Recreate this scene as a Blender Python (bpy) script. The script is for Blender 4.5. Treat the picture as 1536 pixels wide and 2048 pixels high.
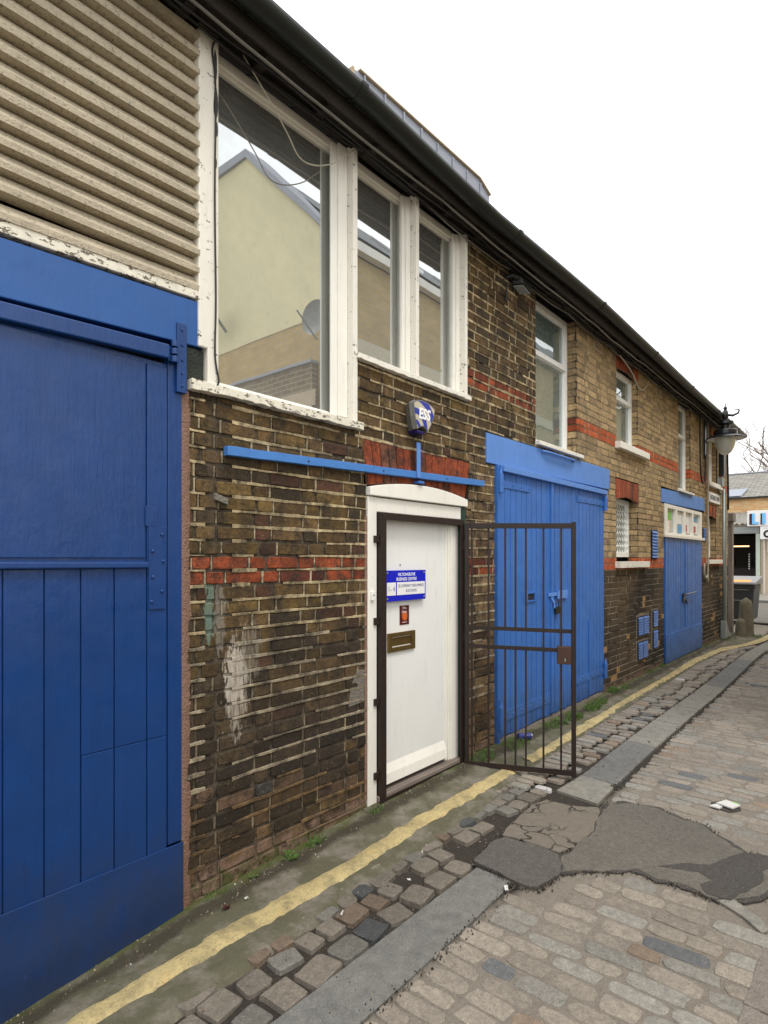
import bpy, math, random
from mathutils import Vector, noise
R = random.Random(7)
for o in list(bpy.data.objects): bpy.data.objects.remove(o)
scene = bpy.context.scene
COL = scene.collection

# ---------------------------------------------------------------- camera
cam_d = bpy.data.cameras.new("camera"); cam = bpy.data.objects.new("camera", cam_d); COL.objects.link(cam)
scene.camera = cam
ALPHA = math.atan(1002 / 1180)
cam.location = (0, -2.51, 1.63)
cam.rotation_euler = (math.radians(90), 0, ALPHA - math.radians(90))
cam_d.sensor_fit = 'VERTICAL'; cam_d.sensor_height = 36; cam_d.lens = 1180 / 2048 * 36
cam_d.shift_y = (1118 - 1024) / 2048
cam_d.clip_start = 0.05; cam_d.clip_end = 2000
scene.render.resolution_x = 768; scene.render.resolution_y = 1024
# ---------------------------------------------------------------- light
EL, AZ = math.radians(58), math.radians(205)
w = bpy.data.worlds.new("World"); scene.world = w; w.use_nodes = True
nt = w.node_tree; nt.nodes.clear()
sky = nt.nodes.new('ShaderNodeTexSky'); sky.sky_type = 'NISHITA'; sky.sun_disc = False
sky.sun_elevation = EL; sky.sun_rotation = AZ; sky.air_density = 1.5; sky.dust_density = 4
tc = nt.nodes.new('ShaderNodeTexCoord'); cl = nt.nodes.new('ShaderNodeTexNoise')
cl.inputs['Scale'].default_value = 2.5; cl.inputs['Detail'].default_value = 5
nt.links.new(tc.outputs['Generated'], cl.inputs['Vector'])
cr = nt.nodes.new('ShaderNodeMapRange'); cr.inputs['From Min'].default_value = .3; cr.inputs['From Max'].default_value = .7
cr.inputs['To Min'].default_value = 8.2; cr.inputs['To Max'].default_value = 9.8
nt.links.new(cl.outputs['Fac'], cr.inputs['Value'])
cc = nt.nodes.new('ShaderNodeCombineColor')
for k in range(3): nt.links.new(cr.outputs['Result'], cc.inputs[k])
mx = nt.nodes.new('ShaderNodeMix'); mx.data_type = 'RGBA'; mx.inputs[0].default_value = .88
nt.links.new(sky.outputs[0], mx.inputs[6]); nt.links.new(cc.outputs[0], mx.inputs[7])
bg = nt.nodes.new('ShaderNodeBackground'); bg.inputs['Strength'].default_value = .13
wo = nt.nodes.new('ShaderNodeOutputWorld')
nt.links.new(mx.outputs[2], bg.inputs['Color']); nt.links.new(bg.outputs[0], wo.inputs['Surface'])
sd = bpy.data.lights.new("sun", 'SUN'); sd.energy = 1.1; sd.angle = math.radians(18); sd.color = (1, .96, .9)
so = bpy.data.objects.new("sun", sd); COL.objects.link(so); so.location = (0, -10, 20)
dv = Vector((-.25, -.62, 1.25)).normalized()
so.rotation_euler = dv.to_track_quat('Z', 'Y').to_euler()
sky.sun_elevation = math.asin(dv.z); sky.sun_rotation = math.atan2(dv.x, dv.y)
scene.view_settings.view_transform = 'Standard'; scene.view_settings.look = 'None'
scene.view_settings.exposure = 0.68; scene.view_settings.gamma = 1

# ---------------------------------------------------------------- node helpers
class NT:
    def __init__(s, name):
        s.m = bpy.data.materials.new(name); s.m.use_nodes = True; s.t = s.m.node_tree
        s.b = s.t.nodes['Principled BSDF']; s.out = s.t.nodes['Material Output']
        s.co = s.t.nodes.new('ShaderNodeTexCoord').outputs['Object']
    def n(s, ty): return s.t.nodes.new(ty)
    def put(s, inp, v):
        if isinstance(v, bpy.types.NodeSocket): s.t.links.new(v, inp)
        elif isinstance(v, (tuple, list)) and len(v) == 3 and inp.type == 'RGBA': inp.default_value = (*v, 1)
        else: inp.default_value = v
    def map(s, sc=(1, 1, 1), loc=(0, 0, 0), rot=(0, 0, 0), vec=None):
        q = s.n('ShaderNodeMapping'); s.put(q.inputs['Vector'], vec or s.co)
        q.inputs['Scale'].default_value = sc; q.inputs['Location'].default_value = loc; q.inputs['Rotation'].default_value = rot
        return q.outputs[0]
    def noise(s, sc, det=4, ro=.55, vec=None, dist=0):
        q = s.n('ShaderNodeTexNoise'); s.put(q.inputs['Vector'], vec or s.co)
        q.inputs['Scale'].default_value = sc; q.inputs['Detail'].default_value = det
        q.inputs['Roughness'].default_value = ro; q.inputs['Distortion'].default_value = dist
        return q.outputs['Fac']
    def vor(s, sc, feat='F1', vec=None):
        q = s.n('ShaderNodeTexVoronoi'); q.feature = feat; s.put(q.inputs['Vector'], vec or s.co)
        q.inputs['Scale'].default_value = sc
        return q.outputs['Distance']
    def mr(s, v, a, b, c=0., d=1.):
        q = s.n('ShaderNodeMapRange'); s.put(q.inputs['Value'], v)
        for k, x in zip(('From Min', 'From Max', 'To Min', 'To Max'), (a, b, c, d)): q.inputs[k].default_value = x
        return q.outputs['Result']
    def math(s, op, a, b=0., c=None):
        q = s.n('ShaderNodeMath'); q.operation = op; s.put(q.inputs[0], a); s.put(q.inputs[1], b)
        if c is not None: s.put(q.inputs[2], c)
        return q.outputs[0]
    def mix(s, f, a, b, bl='MIX'):
        q = s.n('ShaderNodeMix'); q.data_type = 'RGBA'; q.blend_type = bl
        s.put(q.inputs[0], f); s.put(q.inputs[6], a); s.put(q.inputs[7], b); return q.outputs[2]
    def attr(s, name='Col'):
        q = s.n('ShaderNodeAttribute'); q.attribute_name = name; return q.outputs['Color']
    def sep(s):
        q = s.n('ShaderNodeSeparateXYZ'); s.put(q.inputs[0], s.co); return q.outputs
    def bump(s, h, st=.5, d=.01):
        q = s.n('ShaderNodeBump'); s.put(q.inputs['Height'], h); q.inputs['Strength'].default_value = st
        q.inputs['Distance'].default_value = d
        s.t.links.new(q.outputs[0], s.b.inputs['Normal'])
    def fin(s, col, rough=.8, spec=.3, metal=0.):
        s.put(s.b.inputs['Base Color'], col); s.put(s.b.inputs['Roughness'], rough)
        s.b.inputs['Specular IOR Level'].default_value = spec; s.b.inputs['Metallic'].default_value = metal
        return s.m
    def ell(s, cx, cz, rx, rz, nsc=18, namp=.9, ax=(0, 2)):
        # noisy elliptical mask on the wall
        X = s.sep(); 
        a = s.math('DIVIDE', s.math('SUBTRACT', X[ax[0]], cx), rx); b = s.math('DIVIDE', s.math('SUBTRACT', X[ax[1]], cz), rz)
        d = s.math('SQRT', s.math('ADD', s.math('MULTIPLY', a, a), s.math('MULTIPLY', b, b)))
        v = s.map((1, 1, .3))
        d = s.math('ADD', d, s.math('MULTIPLY', s.math('SUBTRACT', s.noise(nsc, 5, .6, v), .5), namp * 2))
        return s.mr(d, .85, 1.05, 1, 0)

def wallish(name, fine=1., rough=.92, bumpd=.006, pits=True):
    s = NT(name); c = s.attr()
    c = s.mix(1, c, s.mix(s.noise(26, 5, .65), (.18, .17, .17), (1.95, 1.88, 1.75)), 'MULTIPLY')
    c = s.mix(1, c, s.mix(s.noise(70, 4, .7), (.55, .55, .55), (1.45, 1.43, 1.4)), 'MULTIPLY')
    c = s.mix(s.math('MULTIPLY', s.mr(s.noise(8, 6, .75), .44, .62), s.mr(s.sep()[0], 5.9, 6.5, .85, .18)), c, (.030, .025, .020))        # old soot blotches
    if pits: c = s.mix(s.mr(s.noise(120, 2, .5), .62, .70), c, (.018, .015, .012))
    c = s.mix(s.mr(s.noise(150, 2, .5, s.map(loc=(3, 1, 7))), .70, .76, 0, .7), c, (.5, .46, .38))
    # paint and cement left on the wall
    dr = s.mr(s.noise(34, 5, .75, s.map((1.6, 1, .16))), .40, .56)
    c = s.mix(s.math('MULTIPLY', s.math('MULTIPLY', s.ell(1.785, 1.03, .06, .15, 34, 1.3), s.mr(dr, 0, 1, .6, 1)), .9), c, (.46, .41, .34))
    c = s.mix(s.math('MULTIPLY', s.math('MULTIPLY', s.ell(1.80, .98, .08, .24, 34, 1.4), dr), .6), c, (.46, .41, .34))
    c = s.mix(s.math('MULTIPLY', s.math('MULTIPLY', s.ell(1.88, 1.16, .08, .14, 30, 1.4), dr), .35), c, (.38, .35, .29))
    c = s.mix(s.math('MULTIPLY', s.ell(1.64, 1.37, .03, .15, 34, 1.5), .5), c, (.19, .30, .24))
    c = s.mix(s.math('MULTIPLY', s.ell(1.70, 1.33, .035, .17, 34, 1.6), .45), c, (.28, .26, .22))
    c = s.mix(s.math('MULTIPLY', s.ell(1.66, 2.05, .03, .42, 20, 1.1), .4), c, (.10, .075, .05))
    # moss and render along the foot
    z = s.sep()[2]
    foot = s.mr(s.math('ADD', z, s.math('MULTIPLY', s.noise(7, 4), -.22)), -.02, .05, 1, 0)
    c = s.mix(s.math('MULTIPLY', s.math('MULTIPLY', foot, s.mr(s.noise(16, 5, .75), .40, .58)), .85), c, (.26, .17, .13))
    foot2 = s.mr(s.math('ADD', z, s.math('MULTIPLY', s.noise(11, 4), -.16)), -.03, .02, 1, 0)
    c = s.mix(s.math('MULTIPLY', s.math('MULTIPLY', foot2, s.mr(s.noise(13, 5, .75), .42, .56)), .8), c, (.07, .085, .025))
    h = s.math('ADD', s.noise(45, 5, .7), s.math('MULTIPLY', s.noise(190, 3, .6), .5))
    s.bump(h, .85, bumpd)
    return s.fin(c, rough, .2)

def paint(name, col, rough=.38, var=.25, bumpst=.35, chips=0., chipcol=(.06, .05, .04), streak=True, worn=None, grime=0):
    s = NT(name)
    c = s.mix(s.noise(3.5, 5, .6), tuple(x * (1 - var) for x in col), tuple(min(1, x * (1 + var)) for x in col))
    c = s.mix(s.mr(s.noise(6, 6, .7, s.map((4, 4, .5))), .55, .75, 0, .35), c, tuple(x * .55 for x in col))
    if grime:
        zz = s.sep()[2]
        g = s.mr(s.math('ADD', zz, s.math('MULTIPLY', s.noise(9, 6, .75, s.map((1, 1, .5))), -.9)), -.55, .05, grime, 0)
        c = s.mix(g, c, (.035, .035, .032))
        c = s.mix(s.mr(s.noise(20, 6, .75, s.map((2.2, 1, .25), (3, 3, 3))), .60, .72, 0, .5), c, tuple(x * .45 for x in col))
        c = s.mix(s.mr(s.noise(70, 4, .7, s.map((1, 1, .5))), .68, .74, 0, .5), c, tuple(min(1, x * 1.6 + .03) for x in col))
    if worn: c = s.mix(s.mr(s.noise(5, 6, .75, s.map((3, 3, .7), (5, 2, 1))), .64, .78, 0, .55), c, worn)
    h = s.math('ADD', s.noise(14, 4, .6), s.math('MULTIPLY', s.noise(90, 3, .6, s.map((1, 1, .25))), .35))
    if chips:
        f = s.mr(s.noise(38, 6, .75, s.map((.55, .55, 1))), .66 - chips, .675 - chips)
        c = s.mix(f, c, chipcol); h = s.math('SUBTRACT', h, s.math('MULTIPLY', f, 1.4))
    if name == 'flaking_post_paint':
        for cx_, cz_, rx_, rz_ in ((1.652, 4.03, .010, .075), (1.655, 3.84, .014, .08), (1.66, 3.72, .009, .04), (1.654, 3.55, .008, .03)):
            c = s.mix(s.ell(cx_, cz_, rx_, rz_, 40, .5), c, (.035, .04, .04))
    h = s.math('ADD', h, s.math('MULTIPLY', s.noise(60, 3, .6, s.map((1, 1, .06))), .45)) if grime else h
    s.bump(h, bumpst, .004)
    return s.fin(c, s.mr(s.noise(8, 4), .3, .7, rough - .06, rough + .12), .45)

M = {}
M['brick'] = wallish('stock_brick')
M['mortar'] = wallish('lime_mortar', bumpd=.008, pits=False)
M['blue_deep'] = paint('deep_blue_paint', (.0035, .039, .165), .33, .25, .55, worn=(.018, .085, .24), grime=.55)
M['blue'] = paint('blue_paint', (.038, .145, .46), .42, .3, .6, chips=.0, worn=(.12, .26, .55), grime=.6)
M['blue_flat'] = paint('pale_blue_paint', (.10, .24, .60), .6, .1, .3, chips=.02, chipcol=(.16, .2, .3))
M['white'] = paint('white_gloss_paint', (.80, .78, .71), .42, .07, .25, chips=-.02, chipcol=(.35, .3, .22))
M['white_door'] = paint('white_door_paint', (.80, .80, .775), .5, .04, .12)
M['white_clean'] = paint('white_plastic', (.82, .82, .79), .4, .04, .08)
M['peel'] = paint('peeling_white_paint', (.70, .66, .55), .6, .1, 1.0, chips=.10, chipcol=(.16, .13, .09))
M['peel_light'] = paint('flaking_cream_paint', (.76, .73, .65), .55, .08, .7, chips=.045, chipcol=(.10, .085, .07))
M['post'] = paint('flaking_post_paint', (.74, .71, .62), .5, .08, .6, chips=.035, chipcol=(.05, .05, .045))
M['louvre'] = None
s = NT('tan_louvre_paint')
c = s.mix(s.noise(5, 5, .6), (.33, .285, .21), (.56, .49, .365))
c = s.mix(s.mr(s.noise(60, 5, .75), .54, .66, 0, .75), c, (.15, .125, .085))
c = s.mix(s.mr(s.noise(18, 6, .75, s.map((3, 1, .3))), .56, .72, 0, .6), c, (.16, .13, .09))
c = s.mix(s.mr(s.noise(14, 5, .7), .64, .69, 0, .6), c, (.13, .17, .12))
s.bump(s.math('ADD', s.noise(110, 3, .6), s.math('MULTIPLY', s.noise(20, 4), .6)), .8, .006)
M['louvre'] = s.fin(c, .75)
s = NT('rusty_brown_steel')
c = s.mix(s.noise(9, 5, .7), (.008, .006, .0055), (.032, .017, .012))
c = s.mix(s.mr(s.noise(30, 5, .7), .6, .72, 0, .7), c, (.12, .045, .02))
s.bump(s.noise(120, 3), .3, .002); M['steel'] = s.fin(c, .55, .4)
def plain(name, col, rough=.6, var=.2, metal=0., sc=12, bst=.3, bd=.003, spec=.35):
    s = NT(name); c = s.mix(s.noise(sc, 5, .6), tuple(x * (1 - var) for x in col), tuple(min(1, x * (1 + var)) for x in col))
    c = s.mix(s.mr(s.noise(sc * 4, 3, .6), .6, .75, 0, .4), c, tuple(x * .5 for x in col))
    s.bump(s.noise(sc * 6, 4, .6), bst, bd); return s.fin(c, rough, spec, metal)
M['black_pvc'] = plain('black_gutter', (.013, .016, .014), .38, .3, sc=5)
M['soffit'] = plain('sooty_soffit_board', (.026, .020, .016), .85, .5, sc=7, bst=.8, bd=.01)
M['cable'] = plain('black_cable', (.02, .02, .02), .5)
M['cable_light'] = plain('pale_cable', (.42, .38, .30), .5)
M['cable_grey'] = plain('grey_cable', (.17, .16, .14), .5)
M['black_iron'] = plain('black_lamp_paint', (.012, .014, .018), .28, .3, spec=.6)
M['brass'] = plain('tarnished_brass', (.22, .15, .055), .42, .3, .8)
M['galv'] = plain('galvanised_steel', (.27, .31, .30), .5, .2, .5)
M['grey_paint'] = plain('grey_green_paint', (.24, .26, .25), .6)
M['dark_green'] = plain('dark_green_paint', (.016, .05, .040), .5, .4, sc=9)
M['dark_stone'] = plain('black_green_stone', (.03, .038, .03), .9, .5, sc=14, bst=.9, bd=.02)
M['wood_grey'] = None
s = NT('weathered_timber'); c = s.mix(s.noise(22, 5, .65, s.map((1, 1, .08))), (.11, .095, .085), (.33, .29, .26))
s.bump(s.noise(60, 4, .6, s.map((1, 1, .06))), .6, .006); M['wood_grey'] = s.fin(c, .85)
s = NT('threshold_timber'); c = s.mix(s.noise(22, 5, .65, s.map((.08, 1, 1))), (.07, .05, .04), (.34, .29, .25))
s.bump(s.noise(60, 4, .6, s.map((.06, 1, 1))), .6, .006); M['threshold'] = s.fin(c, .85)
M['render_pink'] = plain('pink_cement', (.27, .16, .115), .95, .25, sc=16, bst=.9, bd=.02)
M['cement'] = plain('grey_cement', (.20, .18, .15), .95, .3, sc=16, bst=.9, bd=.02)
M['lead'] = plain('lead_sheet', (.27, .29, .34), .6, .15, 0, sc=4)
M['interior'] = plain('dark_interior', (.02, .02, .02), .9)
M['terracotta'] = plain('terracotta_vent', (.42, .34, .24), .8)
M['bin'] = plain('charcoal_bin_plastic', (.045, .052, .06), .5)
M['bin_lid'] = plain('grey_lid_plastic', (.22, .22, .22), .45)
M['orange'] = plain('orange_label', (.75, .33, .03), .5)
M['stone'] = plain('mossy_granite', (.15, .135, .095), .9, .35, sc=9, bst=.9, bd=.02)
M['bark'] = plain('tree_bark', (.20, .16, .125), .9, .2)
M['paper'] = plain('litter_paper', (.62, .61, .58), .6, .1)
M['green_print'] = plain('green_print', (.2, .5, .08), .6, .1)
M['leaf'] = plain('weed_leaf', (.065, .13, .02), .55, .35, sc=30)
M['grass'] = plain('grass_blade', (.07, .125, .025), .6, .35, sc=30)
M['sign_blue'] = plain('sign_blue', (.008, .016, .50), .2, .08, spec=.6)
M['letter_white'] = plain('white_lettering', (.85, .85, .85), .5, .03)
M['letter_blue'] = plain('dark_blue_lettering', (.02, .03, .16), .5, .05)
M['letter_black'] = plain('black_lettering', (.015, .015, .02), .5, .05)
M['sign_white'] = plain('white_sign_face', (.80, .80, .80), .45, .03)
M['sky_blue'] = plain('light_blue_letters', (.16, .50, .88), .4, .05)
M['dark_red'] = plain('dark_red_letter_side', (.09, .012, .02), .5, .1)
M['alarm_grey'] = plain('grey_alarm_case', (.17, .17, .155), .35, .2)
M['alarm_lens'] = plain('dark_blue_lens', (.015, .012, .10), .2, .1)
M['red_flake'] = plain('red_paper', (.25, .03, .02), .5, .2)
M['glow'] = None
s = NT('fluorescent_tube'); s.b.inputs['Emission Color'].default_value = (1, .62, .3, 1); s.b.inputs['Emission Strength'].default_value = 1.6
M['glow'] = s.fin((.8, .7, .5), .5)
s = NT('shiny_can'); M['can'] = s.fin((.6, .6, .6), .25, .5, .9)
s = NT('can_print'); M['can_print'] = s.fin((.02, .03, .16), .3, .5)
s = NT('alarm_face')      # concentric bands on the alarm's front
X = s.sep()
dx = s.math('SUBTRACT', X[0], 3.165); dz = s.math('SUBTRACT', X[2], 2.515)
d = s.math('SQRT', s.math('ADD', s.math('MULTIPLY', dx, dx), s.math('MULTIPLY', dz, dz)))
ph = s.math('SINE', s.math('MULTIPLY', s.math('POWER', d, .6), 52))
c = s.mix(s.mr(ph, -.05, .05), (.50, .46, .35), (.03, .045, .33))
M['alarm_face'] = s.fin(c, .35, .5)
s = NT('leaflet_print')
X = s.sep(); g = s.ell(3.22, 1.235, .03, .035, 30, .6)
c = s.mix(s.noise(40, 3), (.02, .012, .01), (.16, .018, .012)); c = s.mix(g, c, (.6, .13, .03))
M['leaflet'] = s.fin(c, .4)
def glass(name, g=.65, tint=(.9, .93, .93), base=(.03, .035, .035), rough=.01, wob=.0):
    s = NT(name); s.fin(base, .6)
    gl = s.n('ShaderNodeBsdfGlossy'); gl.inputs['Roughness'].default_value = rough; gl.inputs['Color'].default_value = (*tint, 1)
    ms = s.n('ShaderNodeMixShader'); s.put(ms.inputs[0], s.mr(s.noise(2.6, 6, .7), .3, .7, g - .09, g + .06))
    s.t.links.new(s.b.outputs[0], ms.inputs[1]); s.t.links.new(gl.outputs[0], ms.inputs[2])
    if wob:
        q = s.n('ShaderNodeBump'); s.put(q.inputs['Height'], s.noise(1.3, 2)); q.inputs['Strength'].default_value = wob; q.inputs['Distance'].default_value = .01
        s.t.links.new(q.outputs[0], gl.inputs['Normal'])
    s.t.links.new(ms.outputs[0], s.out.inputs['Surface']); return s.m
M['glass'] = glass('reflective_window_glass', .60, base=(.19, .19, .175), wob=.12)
M['glass_soft'] = glass('window_glass_with_net', .42, base=(.14, .19, .18), wob=.3)
s = NT('frosted_lamp_glass'); s.b.inputs['Transmission Weight'].default_value = .35
M['lamp_glass'] = s.fin((.62, .66, .62), .25, .6)
# ground
def stonemat(name, attr=True, base=(.16, .16, .155), dark=.6, bd=.004, spots=True, sc=30):
    s = NT(name); c = s.attr() if attr else base
    c = s.mix(1, c, s.mix(s.noise(sc, 6, .75), (.30, .30, .30), (1.7, 1.67, 1.62)), 'MULTIPLY')
    c = s.mix(1, c, s.mix(s.noise(110, 3, .7), (.5, .5, .5), (1.5, 1.49, 1.47)), 'MULTIPLY')
    c = s.mix(1, c, s.mix(s.noise(1.6, 4, .6), (.72, .72, .72), (1.28, 1.25, 1.2)), 'MULTIPLY')
    if spots:
        c = s.mix(s.mr(s.noise(160, 2, .6), .60, .72, 0, .75), c, (.05, .045, .04))
        c = s.mix(s.mr(s.noise(150, 2, .6, s.map(loc=(4, 4, 4))), .64, .72, 0, .6), c, (.42, .40, .36))
    s.bump(s.math('ADD', s.noise(sc * 1.5, 4, .6), s.math('MULTIPLY', s.noise(220, 3, .6), .4)), .7, bd)
    return s.fin(c, .8, .3)
M['sett'] = stonemat('granite_sett')
M['sett_plain'] = stonemat('worn_granite', False, (.19, .17, .155), sc=24)
M['slab'] = stonemat('granite_slab', False, (.155, .158, .155), sc=14, bd=.002)
M['slab_pale'] = stonemat('pale_granite_slab', False, (.225, .22, .20), sc=14, bd=.002)
M['asphalt'] = stonemat('worn_asphalt', False, (.125, .117, .105), sc=34, bd=.006)
M['asphalt_dark'] = stonemat('fresh_asphalt', False, (.068, .064, .06), sc=60, bd=.012)
M['asphalt_mid'] = stonemat('old_asphalt', False, (.095, .09, .085), sc=34, bd=.006)
s = NT('cracked_concrete')
c = s.mix(s.noise(25, 5, .7), (.11, .095, .075), (.24, .21, .17))
v = s.n('ShaderNodeTexVoronoi'); v.feature = 'DISTANCE_TO_EDGE'; v.inputs['Scale'].default_value = 5.5
wv = s.n('ShaderNodeVectorMath'); wv.operation = 'ADD'; q = s.n('ShaderNodeTexNoise'); q.inputs['Scale'].default_value = 9
s.t.links.new(s.co, q.inputs['Vector']); s.t.links.new(s.co, wv.inputs[0])
sc_ = s.n('ShaderNodeVectorMath'); sc_.operation = 'SCALE'; sc_.inputs['Scale'].default_value = .12
s.t.links.new(q.outputs['Color'], sc_.inputs[0]); s.t.links.new(sc_.outputs[0], wv.inputs[1]); s.t.links.new(wv.outputs[0], v.inputs['Vector'])
ck = s.math('MULTIPLY', s.mr(v.outputs['Distance'], .008, .03, 1, 0), s.mr(s.noise(3, 2), .42, .55))
c = s.mix(ck, c, (.03, .026, .02))
s.bump(s.math('SUBTRACT', s.noise(120, 4, .65), s.math('MULTIPLY', ck, 1.2)), .8, .008); M['concrete'] = s.fin(c, .9)
s = NT('joint_grit')      # dark grit beside the channel, paler bedding in the main field
y = s.math('ADD', s.sep()[1], s.math('MULTIPLY', s.math('SUBTRACT', s.noise(5, 4), .5), .3))
dk = s.math('MULTIPLY', s.mr(y, -1.13, -1.05), s.mr(s.math('ADD', y, s.math('MULTIPLY', s.noise(4, 3), .1)), -.52, -.42, 1, 0))
c = s.mix(s.noise(40, 5, .75), (.14, .122, .098), (.34, .30, .25))
c2 = s.mix(s.noise(50, 5, .7), (.018, .016, .014), (.075, .06, .048))
c = s.mix(dk, c, c2)
c = s.mix(s.mr(s.noise(170, 2), .66, .73, 0, .8), c, (.3, .27, .22))
s.bump(s.noise(90, 5, .7), 1, .012); M['joint'] = s.fin(c, .95)
s = NT('mossy_concrete')
c = s.mix(s.noise(18, 6, .75), (.06, .055, .042), (.32, .29, .235))
c = s.mix(s.mr(s.noise(4, 5, .65), .38, .54, 0, .8), c, (.085, .083, .045))
y = s.sep()[1]
ms_ = s.math('MULTIPLY', s.mr(s.math('ADD', y, s.math('MULTIPLY', s.noise(6, 5), .28)), .06, .11), s.mr(s.noise(3, 4, .6, s.map(loc=(9, 2, 2))), .34, .48))
c = s.mix(s.math('MULTIPLY', ms_, .85), c, (.065, .078, .014))
gr = s.mr(s.math('ABSOLUTE', s.math('ADD', y, s.math('ADD', .0, s.math('MULTIPLY', s.noise(5, 5, .7), .2)))), .025, .07, 1, 0)
c = s.mix(s.math('MULTIPLY', gr, .9), c, s.mix(s.noise(150, 3, .7), (.004, .004, .003), (.085, .07, .045)))
c = s.mix(s.mr(s.noise(150, 2, .5), .63, .7, 0, .7), c, (.04, .035, .03))
s.bump(s.math('ADD', s.noise(60, 5, .7), s.noise(8, 3)), .8, .01); M['pavement'] = s.fin(c, .92)
s = NT('worn_yellow_paint')
c = s.mix(s.noise(10, 5, .65), (.32, .26, .12), (.60, .48, .24))
c = s.mix(s.mr(s.noise(7, 6, .75), .47, .64, 0, .8), c, (.22, .185, .10))
c = s.mix(s.mr(s.noise(45, 5, .75), .52, .66, 0, .5), c, (.16, .14, .09))
c = s.mix(s.mr(s.noise(3, 3, .7, s.map(loc=(2, 7, 0))), .58, .72, 0, .5), c, (.60, .36, .10))
c = s.mix(s.mr(s.noise(110, 3, .6), .6, .68, 0, .7), c, (.10, .08, .05))
s.bump(s.math('ADD', s.noise(18, 5, .7), s.math('MULTIPLY', s.noise(120, 3), .5)), .9, .008); M['yellow'] = s.fin(c, .8)
s = NT('roof_slate')
br = s.n('ShaderNodeTexBrick'); s.put(br.inputs['Vector'], s.map((1, 1, 1), rot=(0, 0, 0)))
br.inputs['Scale'].default_value = 1; br.inputs['Brick Width'].default_value = .35; br.inputs['Row Height'].default_value = .2
br.inputs['Mortar Size'].default_value = .012
for k, cv in zip(('Color1', 'Color2', 'Mortar'), ((.20, .19, .165), (.28, .265, .23), (.08, .075, .065))): br.inputs[k].default_value = (*cv, 1)
s.bump(s.noise(20), .4, .01); M['slate'] = s.fin(br.outputs['Color'], .7)
def brickshader(name, c1, c2, mo, rot=(math.radians(90), 0, 0), sc=1):
    s = NT(name); br = s.n('ShaderNodeTexBrick'); s.put(br.inputs['Vector'], s.map((1, 1, 1), rot=rot))
    br.inputs['Scale'].default_value = sc; br.inputs['Brick Width'].default_value = .225; br.inputs['Row Height'].default_value = .075
    br.inputs['Mortar Size'].default_value = .008
    for k, cv in zip(('Color1', 'Color2', 'Mortar'), (c1, c2, mo)): br.inputs[k].default_value = (*cv, 1)
    c = s.mix(1, br.outputs['Color'], s.mix(s.noise(2, 5), (.7, .7, .7), (1.3, 1.3, 1.3)), 'MULTIPLY')
    s.bump(br.outputs['Fac'], -.3, .005); return s.fin(c, .9)
M['brick_yellow_y'] = brickshader('yellow_brick_along', (.42, .30, .12), (.50, .36, .16), (.40, .34, .24))
M['brick_yellow_x'] = brickshader('yellow_brick_across', (.40, .28, .11), (.48, .34, .15), (.36, .30, .2), rot=(math.radians(90), math.radians(90), 0))
M['brick_shop'] = brickshader('orange_brick', (.62, .30, .10), (.68, .48, .24), (.55, .47, .33), rot=(math.radians(90), math.radians(90), 0))
M['brick_dark_x'] = brickshader('brown_brick_across', (.14, .10, .06), (.2, .15, .09), (.3, .27, .2), rot=(math.radians(90), math.radians(90), 0))
M['cream_render'] = plain('cream_render', (.66, .60, .38), .9, .05, sc=2)
M['corrugated'] = plain('corrugated_cement_sheet', (.24, .23, .205), .8, .25, sc=8)

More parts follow.
